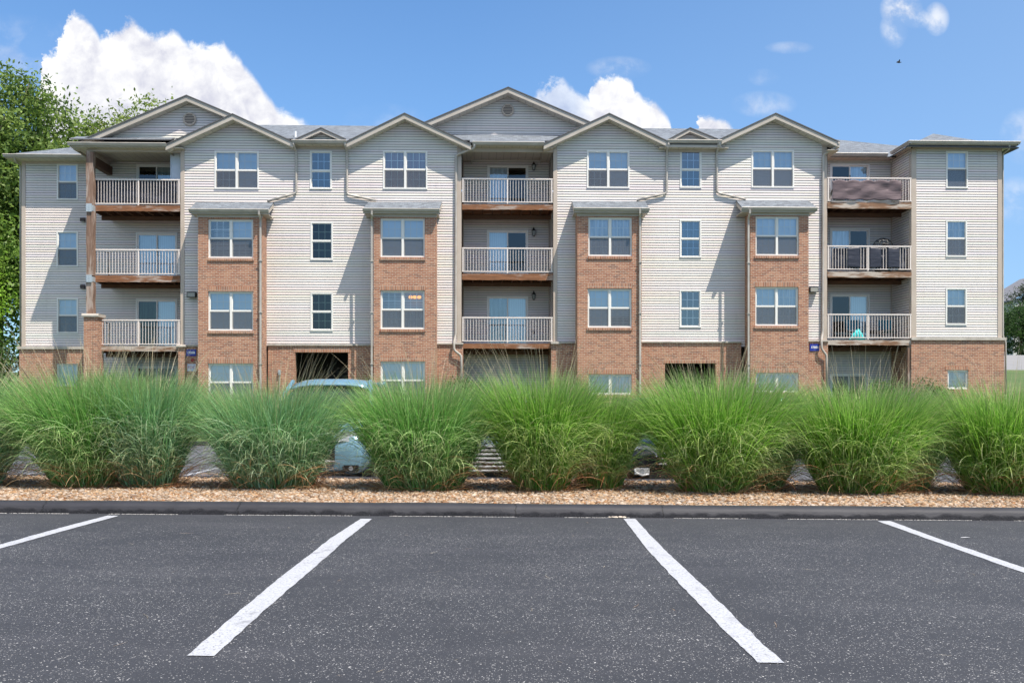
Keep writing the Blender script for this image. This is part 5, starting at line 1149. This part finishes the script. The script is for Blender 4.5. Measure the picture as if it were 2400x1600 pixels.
# dry litter on the gravel
n = 9000; V, F, C = blades(n, 1., 3., (0, 0), (1.3, 1.65), (-.2, .5), (.05, .32), .0055, [(.34, .18, .09), (.42, .27, .15), (.28, .12, .06)], seg=4, curl=1.5)
xs = rng.uniform(-6.6, 6.6, n); ys = 11.7 + rng.gamma(2., .3, n); bias = np.array([noise.noise(Vector((a * .9, 3, 3))) for a in xs]); ys -= .35 * bias; m = 10
off = np.repeat(np.stack([xs, ys, .122 + SLP * xs], 1), m, 0); V = V * np.array([1, 1, .25]); o = np_mesh('dry_grass_litter', V + off, F, M_grass, C); tag(o, kind='stuff')
n = 46; V, F, C = blades(n, .01, 3., (0, 0), (1.45, 1.6), (-.1, .1), (.03, .16), .004, [(.5, .42, .3), (.45, .3, .18)], seg=4, curl=1.0)
a = rng.uniform(-1, 1, n); ys = rng.uniform(4.2, 10.1, n); xs = a * ys * .52; off = np.repeat(np.stack([xs, ys, .028 + SLP * xs], 1), 10, 0); V = V * np.array([1, 1, .08]); o = np_mesh('loose_straw', V + off, F, M_grass, C); tag(o, kind='stuff')

# =================================================================== cars
def paint(name, col, rough=.22, metal=.3):
    m = material(name, col, rough, metal); b = m.node_tree.nodes['Principled BSDF']; b.inputs['Coat Weight'].default_value = .6; b.inputs['Coat Roughness'].default_value = .15; return m
M_tyre = material('tyre_rubber', (.02, .02, .021), .8); M_chrome = material('chrome', (.78, .78, .80), .28, .55); M_carglass = material('car_glass', (.015, .02, .022), .12, 0., .7); M_head = material('headlight_glass', (.30, .32, .35), .08, .2); M_gr = material('grille_black', (.01, .01, .01), .5); M_rim = material('alloy_rim', (.45, .45, .47), .3, .9)
def loft(sections, closed_ends=True):                # sections: list of lists of points, same length (open across the bottom)
    s = MB(); n = len(sections[0]); v_ = [p for sec in sections for p in sec]; f_ = [(i * n + j, i * n + j + 1, (i + 1) * n + j + 1, (i + 1) * n + j) for i in range(len(sections) - 1) for j in range(n - 1)]
    f_ += [(i * n + n - 1, i * n, (i + 1) * n, (i + 1) * n + n - 1) for i in range(len(sections) - 1)]
    if closed_ends: f_ += [tuple(range(n)), tuple(reversed(range((len(sections) - 1) * n, len(sections) * n)))]
    s.add(v_, f_); return s
def car(x, y, ang, label, pm, style, Lc=4.6, Wd=1.82, H=1.48, hood=.98, group='parked cars beyond the grass', plate=True):
    r_ = empty('parked_car', (x, y, gz(x) + LOT2 - .022), ang); tag(r_, label, 'car', group); hw = Wd / 2
    def B(mb, nm, mat, par=None, smooth=False, sub_=0, solid=0):
        o = mb.build(nm, mat, par or r_, smooth=smooth)
        if solid: m_ = o.modifiers.new('s', 'SOLIDIFY'); m_.thickness = solid
        if sub_: m_ = o.modifiers.new('sub', 'SUBSURF'); m_.levels = sub_; m_.render_levels = sub_
        return o
    belt = hood + .06
    st = [(0.0, .80, .30, .60), (.06, .88, .22, hood - .26), (.22, .94, .20, hood - .14), (.7, .985, .20, hood - .05), (1.30, 1., .20, hood), (2.2, 1., .20, belt), (3.4, 1., .20, belt + .02), (Lc - .5, .98, .20, belt + .02), (Lc - .12, .94, .24, belt - .06), (Lc, .86, .34, belt - .25)]
    secs = []
    for (yy, wk, zb, zt) in st:
        w = hw * wk; zs = zb + (zt - zb) * .62
        half = [(0, zb), (w * .86, zb), (w * .97, zb + .10), (w, zb + (zt - zb) * .45), (w * .985, zs + .04), (w * .93, zt - .05), (w * .80, zt - .005), (w * .4, zt + .02), (0, zt + .03)]
        pts = [(-a, yy, b_) for a, b_ in half] + [(a, yy, b_) for a, b_ in reversed(half[1:-1])]
        secs.append(pts)
    B(loft(secs), 'body', pm, smooth=True, sub_=2)
    c0, c1, c2, c3 = 1.12, 1.95, Lc - (1.35 if style == 'sedan' else .75), Lc - (.55 if style == 'sedan' else .12)
    secs = []
    for (yy, wk, zt) in ((c0, .80, belt - .02), ((c0 + c1) / 2, .755, (belt + H) / 2 + .02), (c1, .70, H - .035), ((c1 + c2) / 2, .70, H - .01), (c2, .69, H - .05), ((c2 + c3) / 2, .74, (belt + H) / 2 + .0), (c3, .80, belt - .02)):
        w = hw * wk; wb = hw * .90
        half = [(0, belt - .10), (wb, belt - .10), (wb * .99, belt), ((w + wb) / 2 + .02, (belt + zt) / 2), (w, max(belt, zt - .03)), (w * .6, zt), (0, zt + .015)]
        secs.append([(-a, yy, b_) for a, b_ in half] + [(a, yy, b_) for a, b_ in reversed(half[1:-1])])
    B(loft(secs), 'window_glass', M_carglass, smooth=True, sub_=1)
    s = MB(); v_ = []; m_ = 9                                                     # roof panel
    for j, yy in enumerate(ax(c1 - .24, c2 + .15, 5)):
        for i in range(m_): t = i / (m_ - 1) * 2 - 1; w = hw * .725; v_.append((t * w, yy, H - .075 * t ** 4 - .02 * ((j - 2.5) / 2.5) ** 2 + .014 - (.085 if j == 0 else 0)))
    s.add(v_, [(j * m_ + i, j * m_ + i + 1, (j + 1) * m_ + i + 1, (j + 1) * m_ + i) for j in range(5) for i in range(m_ - 1)]); B(s, 'roof', pm, smooth=True, solid=.03)
    for sx in (-1, 1):
        s = MB(); s.tube([(sx * hw * .86, c0 - .02, belt - .03), (sx * hw * .79, (c0 + c1) / 2, (belt + H) / 2 + .03), (sx * hw * .715, c1 - .05, H - .04)], .035, 6); B(s, 'roof_pillar', pm)
        for yy in ((c1 + c2) / 2 + .05, c2 + .05): s = MB(); s.tube([(sx * hw * .905, yy, belt - .02), (sx * hw * .82, yy, (belt + H) / 2), (sx * hw * .72, yy, H - .04)], .035, 6); B(s, 'roof_pillar', pm)
        s = MB(); s.tube([(sx * hw * .86, c3, belt - .03), (sx * hw * .79, (c2 + c3) / 2, (belt + H) / 2 + .03), (sx * hw * .71, c2 + .05, H - .04)], .045, 6); B(s, 'roof_pillar', pm)
    for sx in (-1, 1):
        for wy in (.92, Lc - .95):
            w_ = MB(); R_ = .33; w_.lathe([(.20, -.10), (R_ - .03, -.10), (R_, -.07), (R_, .07), (R_ - .03, .10), (.20, .10)], (0, 0, 0), 24); w_.v = [(sx * (hw - .11) + c, wy + a, R_ + b_) for a, b_, c in w_.v]; wo = B(w_, 'wheel', M_tyre, smooth=False)
            q = MB(); q.lathe([(.0, .05), (.05, .06), (.06, .03), (.20, .035), (.215, .06), (.215, -.05), (.0, -.05)], (0, 0, 0), 20); q.v = [(sx * (hw - .11 + c + .02), wy + a, R_ + b_) for a, b_, c in q.v]
            for k in range(5): a = k * 1.2566; q.bar((sx * (hw - .02), wy + .04 * math.cos(a), R_ + .04 * math.sin(a)), (sx * (hw - .025), wy + .2 * math.cos(a), R_ + .2 * math.sin(a)), .045, .03, up=(1, 0, 0))
            B(q, 'rim', M_rim, wo)
            q = MB(); q.lathe([(.0, 0), (.385, 0), (.385, .01), (0, .01)], (0, 0, 0), 24); q.v = [(sx * (hw * .965 - .0) + sx * c, wy + a, R_ + .02 + b_) for a, b_, c in q.v]; B(q, 'wheel_arch', M_gr)
    gt, gb_, gw = (hood - .20, .30, .62) if style == 'bars' else (hood - .30, .42, .40)
    gt = max(gt, .58)
    s = MB(); s.box(-gw, gw, -.012, .12, gb_, gt); B(s, 'grille', M_gr)
    nb_ = 7 if style == 'bars' else 3
    for i in range(nb_):
        zz = gb_ + .02 + (gt - gb_ - .03) * i / (nb_ - 1); s = MB(); hh = .011 if i else .022
        s.tube([(t * gw, -.035 + .04 * t * t, zz) for t in (-1, -.6, -.2, .2, .6, 1)], .016, 6, ry=hh); B(s, 'grille_bar', M_chrome)
    s = MB(); s.box(-.55, .55, .0, .10, .20, .29); B(s, 'lower_intake', M_gr)
    for sx in (-1, 1):
        s = MB(); z0, z1 = hood - .36, hood - .20
        s.add([(sx * gw * 1.05, -.0, z0 + .01), (sx * hw * .90, .10, z0 + .02), (sx * hw * .965, .42, z1 + .03), (sx * hw * .80, .16, z1 + .02), (sx * gw * 1.05, .01, z1), (sx * gw * 1.05, .2, z0), (sx * hw * .80, .4, z0), (sx * hw * .80, .5, z1 - .02), (sx * gw * 1.05, .3, z1 - .02)],
                       [(0, 1, 3, 4), (1, 2, 3), (0, 4, 8, 5), (0, 5, 6, 1), (1, 6, 7, 2), (2, 7, 3), (3, 7, 8, 4)]); B(s, 'headlight', M_head)
        s = MB(); fx = sx * hw * .70; s.tube([(fx - .12, -.01, .36), (fx - .09, -.03, .30), (fx, -.025, .27), (fx + .10, .0, .28)], .014, 6); s.box(fx - .11, fx + .11, .0, .08, .28, .38); B(s, 'fog_lamp_surround', M_chrome if style != 'suv' else M_gr)
        s = MB(); s.lathe([(0, -.01), (.035, -.01), (.035, .02), (0, .02)], (0, 0, 0), 12); s.v = [(fx + a, -.005 + c * .5, .33 + b_) for a, b_, c in s.v]; B(s, 'fog_lamp', M_head)
        s = MB(); mx_ = sx * (hw + .10); s.tube([(sx * hw * .88, c0 + .42, belt + .05), (sx * (hw + .02), c0 + .40, belt + .08)], .02, 6); s.box(mx_ - .10, mx_ + .10, c0 + .33, c0 + .45, belt + .03, belt + .18); B(s, 'wing_mirror', pm)
    if plate and style != 'bars': s = MB(); s.box(-.155, .155, -.03, -.012, .32, .48); B(s, 'licence_plate', M_white)
    s = MB()
    for sx in (-.5, .1): s.bar((sx, c0 + .05, belt + .035), (sx + .55, c0 + .16, belt + .10), .015, .012)
    B(s, 'wiper', M_gr)
    return r_
car(-3.08, 14.75, 0, 'light blue car with its roof showing over the wide blue green grass clump', paint('light_blue_paint', (.17, .30, .38)), 'suv', Lc=4.5, Wd=1.84, H=1.72, hood=1.08, plate=False)
car(-.14, 14.75, 0, 'silver car with a chrome barred grille showing through the gap in the grass', paint('silver_paint', (.42, .43, .46), metal=.7), 'bars', Wd=1.88, hood=.90, H=1.42)
car(2.62, 14.75, 0, 'black car mostly hidden behind the tallest spreading grass clump', paint('black_paint', (.012, .013, .016), .12), 'sedan', Wd=1.86, hood=.90, H=1.44, plate=False)
car(6.7, 23.4, 0, 'teal car in the far row, barely showing over the grass', paint('teal_paint', (.02, .16, .19)), 'sedan', Wd=1.8, hood=.92, H=1.50)

# =================================================================== trees and shrubs
def f_bark(nt, b): p = objc(nt); nt.put(b.inputs['Base Color'], nt.mix(nt.noise(nt.vmath('MULTIPLY', p, (5, 5, .8)), 2, 5, .6), (.07, .05, .035), (.22, .17, .13))); nt.put(b.inputs['Normal'], nt.bump(nt.noise(nt.vmath('MULTIPLY', p, (6, 6, 1)), 3, 4), .8, .04))
M_bark = material('tree_bark', rough=.95, fn=f_bark); M_leaf = material('tree_leaf', rough=.5, spec=.35, fn=f_grass)
def tree(name, label, cat, x, y, blobs, trunk_h, tr, nleaf, lsize, pal, seed, ncl=None, sig=.34, group=None, nlimb=14):
    r_ = np.random.default_rng(seed); z0 = terrain_z(x, y); ro = empty(name, (x, y, z0)); tag(ro, label, cat, group)
    B_ = np.array(blobs, float); vol = B_[:, 3] * B_[:, 4] * B_[:, 5]; ncl = ncl or max(60, nleaf // 130); k = r_.choice(len(B_), ncl, p=vol / vol.sum()); d = r_.normal(0, 1, (ncl, 3)); d /= np.linalg.norm(d, axis=1, keepdims=True)
    rad = r_.random(ncl) ** .42; C_ = B_[k, :3] + d * rad[:, None] * B_[k, 3:6]; sc = sig * r_.uniform(.6, 1.5, ncl); q = r_.integers(0, ncl, nleaf)
    P = C_[q] + r_.normal(0, 1, (nleaf, 3)) * sc[q][:, None] * np.array([1.15, 1.15, .75]); nrm = r_.normal(0, 1, (nleaf, 3)) + np.array([0, 0, .7]); nrm /= np.linalg.norm(nrm, axis=1, keepdims=True)
    a = np.cross(nrm, r_.normal(0, 1, (nleaf, 3))); a /= np.linalg.norm(a, axis=1, keepdims=True); b_ = np.cross(nrm, a); s = (lsize * r_.uniform(.6, 1.35, nleaf))[:, None]
    V = np.stack([P - a * s, P + b_ * s * .45 + nrm * s * .12, P + a * s, P - b_ * s * .45 + nrm * s * .12], 1).reshape(-1, 3); F = (np.array([[0, 1, 2, 3]])[None] + (np.arange(nleaf) * 4)[:, None, None]).reshape(-1, 4)
    c = np.array(pal); cc = c[r_.integers(0, len(c), ncl)][q] * r_.uniform(.7, 1.3, (nleaf, 1)); np_mesh('crown', V, F, M_leaf, np.repeat(cc, 4, 0), parent=ro)
    s = MB(); top_ = Vector((B_[0, 0], B_[0, 1], B_[0, 2])); pts = [Vector((0, 0, -.2)), Vector((tr * .3, 0, trunk_h * .5)), Vector((top_.x * .3, top_.y * .3, trunk_h)), top_ * .6 + Vector((0, 0, trunk_h * .4)), top_ + Vector((0, 0, B_[0, 5] * .5))]
    s.tube(pts, [tr * 1.3, tr, tr * .8, tr * .5, tr * .12], 9); to = s.build('trunk', M_bark, ro, smooth=True)
    for i in range(nlimb):
        t = C_[r_.integers(0, ncl)]; st_ = pts[2].lerp(pts[4], r_.random() * .7); e = Vector(t); mid_ = st_.lerp(e, .5) + Vector((r_.normal() * .3, r_.normal() * .3, .4)); q = MB(); q.tube([st_, mid_, e], [tr * .34, tr * .2, tr * .05], 6); q.build('limb', M_bark, ro, smooth=True)
    return ro
LG = [(.13, .21, .04), (.18, .27, .055), (.09, .15, .03), (.23, .32, .085)]; BG = [(.20, .40, .03), (.27, .48, .05), (.15, .31, .03), (.33, .52, .09)]; DG = [(.07, .14, .03), (.09, .17, .04), (.11, .19, .05)]; GG = [(.09, .11, .07), (.12, .14, .09), (.07, .09, .055)]
tx = W(-26.5, 54); z_ = terrain_z(tx.x, tx.y)
tree('broadleaf_tree', 'tall leafy tree rising behind the left end of the building', 'tree', tx.x, tx.y, [(0.6, 0, 11.2, 5.0, 4.2, 6.0), (-4, 0, 9.5, 4.5, 4.0, 5.8), (3.2, 0, 9.0, 3.6, 3.4, 4.5), (1.0, 0, 14.9, 2.8, 2.6, 2.3), (-2.5, 0, 14.6, 2.8, 2.5, 2.2)], 6.5, .34, 95000, .13, LG, 3, sig=.42, group='trees at the left of the building')
tx = W(-20.6, 57)
tree('broadleaf_tree', 'smaller leafy tree top showing over the left gable roof', 'tree', tx.x, tx.y, [(0.6, 0, 13.6, 3.0, 2.6, 3.3), (-2.0, 0, 11.0, 2.6, 2.4, 3.2), (2.2, 0, 13.4, 1.6, 1.6, 2.0)], 6.5, .26, 30000, .12, [(.19, .26, .05), (.23, .30, .07), (.15, .20, .04)], 5, sig=.38, group='trees at the left of the building')
tx = W(-24.4, 45)
tree('young_tree', 'bright green sunlit young tree beside the left wall corner', 'tree', tx.x, tx.y, [(0, 0, 5.6, 2.3, 2.0, 3.2), (-1.6, 0, 4.2, 2.0, 1.8, 2.6), (.9, 0, 3.6, 1.6, 1.5, 2.2)], 2.2, .12, 30000, .085, BG, 8, sig=.30, group='trees at the left of the building')
tx = W(-23.8, 47.5)
tree('tangled_shrub', 'dark tangled shrub at the foot of the young tree', 'shrub', tx.x, tx.y, [(0, 0, 1.6, 2.6, 2.0, 1.8), (-2.5, 0, 2.4, 2.4, 2.0, 2.4)], .8, .08, 9000, .10, DG, 9, sig=.34)
tx = W(-27.5, 50)
tree('young_tree', 'shaded green tree standing behind the sunlit young tree', 'tree', tx.x, tx.y, [(0, 0, 6, 3.5, 2.6, 4.5), (3.0, 0, 5.0, 2.6, 2.2, 4.0)], 2.5, .16, 16000, .14, [(.14, .24, .04), (.18, .29, .05)], 12, sig=.36, group='trees at the left of the building')
def far(px, Y): x = G(px, Y); return x, Y
x, y = far(2395, 78); z0 = terrain_z(x, y)
tree('round_tree', 'dense rounded green tree beyond the road at the right', 'tree', x, y, [(-.2, 0, GZ(775, y) - z0, 2.3, 2.2, 2.2), (1.9, 0, GZ(765, y) - z0, 2.2, 2.0, 2.0)], 1.0, .12, 26000, .085, [(.045, .095, .025), (.06, .125, .03), (.035, .075, .02)], 21, sig=.26)
x, y = far(2420, 90); z0 = terrain_z(x, y)
tree('grey_green_tree', 'tall grey green tree at the right edge above the rounded tree', 'tree', x, y, [(0, 0, GZ(725, y) - z0, 2.3, 2.2, 2.2), (.5, 0, GZ(690, y) - z0, 1.7, 1.6, 1.5)], 2.0, .16, 15000, .09, GG, 22, sig=.30)
# road, distant house, wall light band at the right
M_conc = material('pale_concrete', rough=.9, fn=lambda nt, b: nt.put(b.inputs['Base Color'], nt.mix(nt.noise(objc(nt), 1., 5, .6), (.17, .17, .18), (.23, .23, .23))))
Yr_ = 70.0; grid('road', ax(G(2250, Yr_), 120, 20), [66.5, 68, 70, 72, 74.5], lambda x, y: max(terrain_z(x, y), terrain_z(x, 70)) + .05 + (y - 70) * .12, M_conc)
x, y = far(2470, 110); z0 = terrain_z(x, y); hr = empty('distant_house', (x, y, z0)); tag(hr, 'distant house with a grey sloping roof behind the trees at the right', 'house')
zt = GZ(700, y) - z0; s = MB(); s.box(-4.6, 8, 0, 8, -1, zt); s.build('wall', material('far_white_wall', (.55, .54, .52), .8), hr); s = MB(); s.extrude([(-5.2, zt - .2), (.5, zt + 3.2), (8.6, zt - .3), (8.6, zt - .5), (.5, zt + 3.), (-5.2, zt - .4)], -.4, 8.4, axis='y'); s.build('roof', material('far_roof', (.17, .17, .19), .9), hr)
for wx in (-3, 1, 5): s = MB(); s.box(wx - .5, wx + .5, -.03, .0, zt - 2.2, zt - .8); s.build('window', M_carglass, hr)
# low planting and paving in front of the building, glimpsed between the grass tips
pavy = 35.2; s = MB(); grid('footpath', [W(-22, pavy).x] + ax(-20, 20, 20), [W(0, 31.2).y, W(0, 32.4).y], lambda x, y: terrain_z(x, y) + .03, M_conc)
for i, (px, Y, w_, lab) in enumerate(((1080, 37.6, .7, 'low green shrub below the middle balconies'), (2180, 37.0, .8, 'low green shrub under the right wing basement window'), (2075, 37.3, .6, 'low green shrub at the foot of the right balcony stack'), (250, 38.0, .7, 'low green shrub at the foot of the left balcony stack'), (330, 38.2, .5, 'small round shrub under the lowest left balcony'))):
    x = G(px, Y); tree('low_shrub', lab, 'shrub', x, Y, [(0, 0, .45, w_, .6, .45), (w_ * .6, 0, .35, w_ * .6, .5, .35)], .2, .03, 2200, .05, [(.05, .10, .02), (.07, .13, .03)], 40 + i, sig=.13, nlimb=5, group='shrubs along the building')
# a bird far up
s = MB(); c = Vector((G(2107, 60), 60, GZ(147, 60))); s.tube([c + Vector((-.16, 0, 0)), c, c + Vector((.16, 0, .02))], [.01, .045, .01], 8)
for sx in (-1, 1): s.add([c + Vector((-.04, 0, .02)), c + Vector((.06, 0, .02)), c + Vector((.02, sx * .12, .16)), c + Vector((-.08, sx * .24, .10))], [(0, 1, 2, 3)])
tag(s.build('bird', M_blackm), 'tiny dark bird flying in the open sky at the right', 'bird')
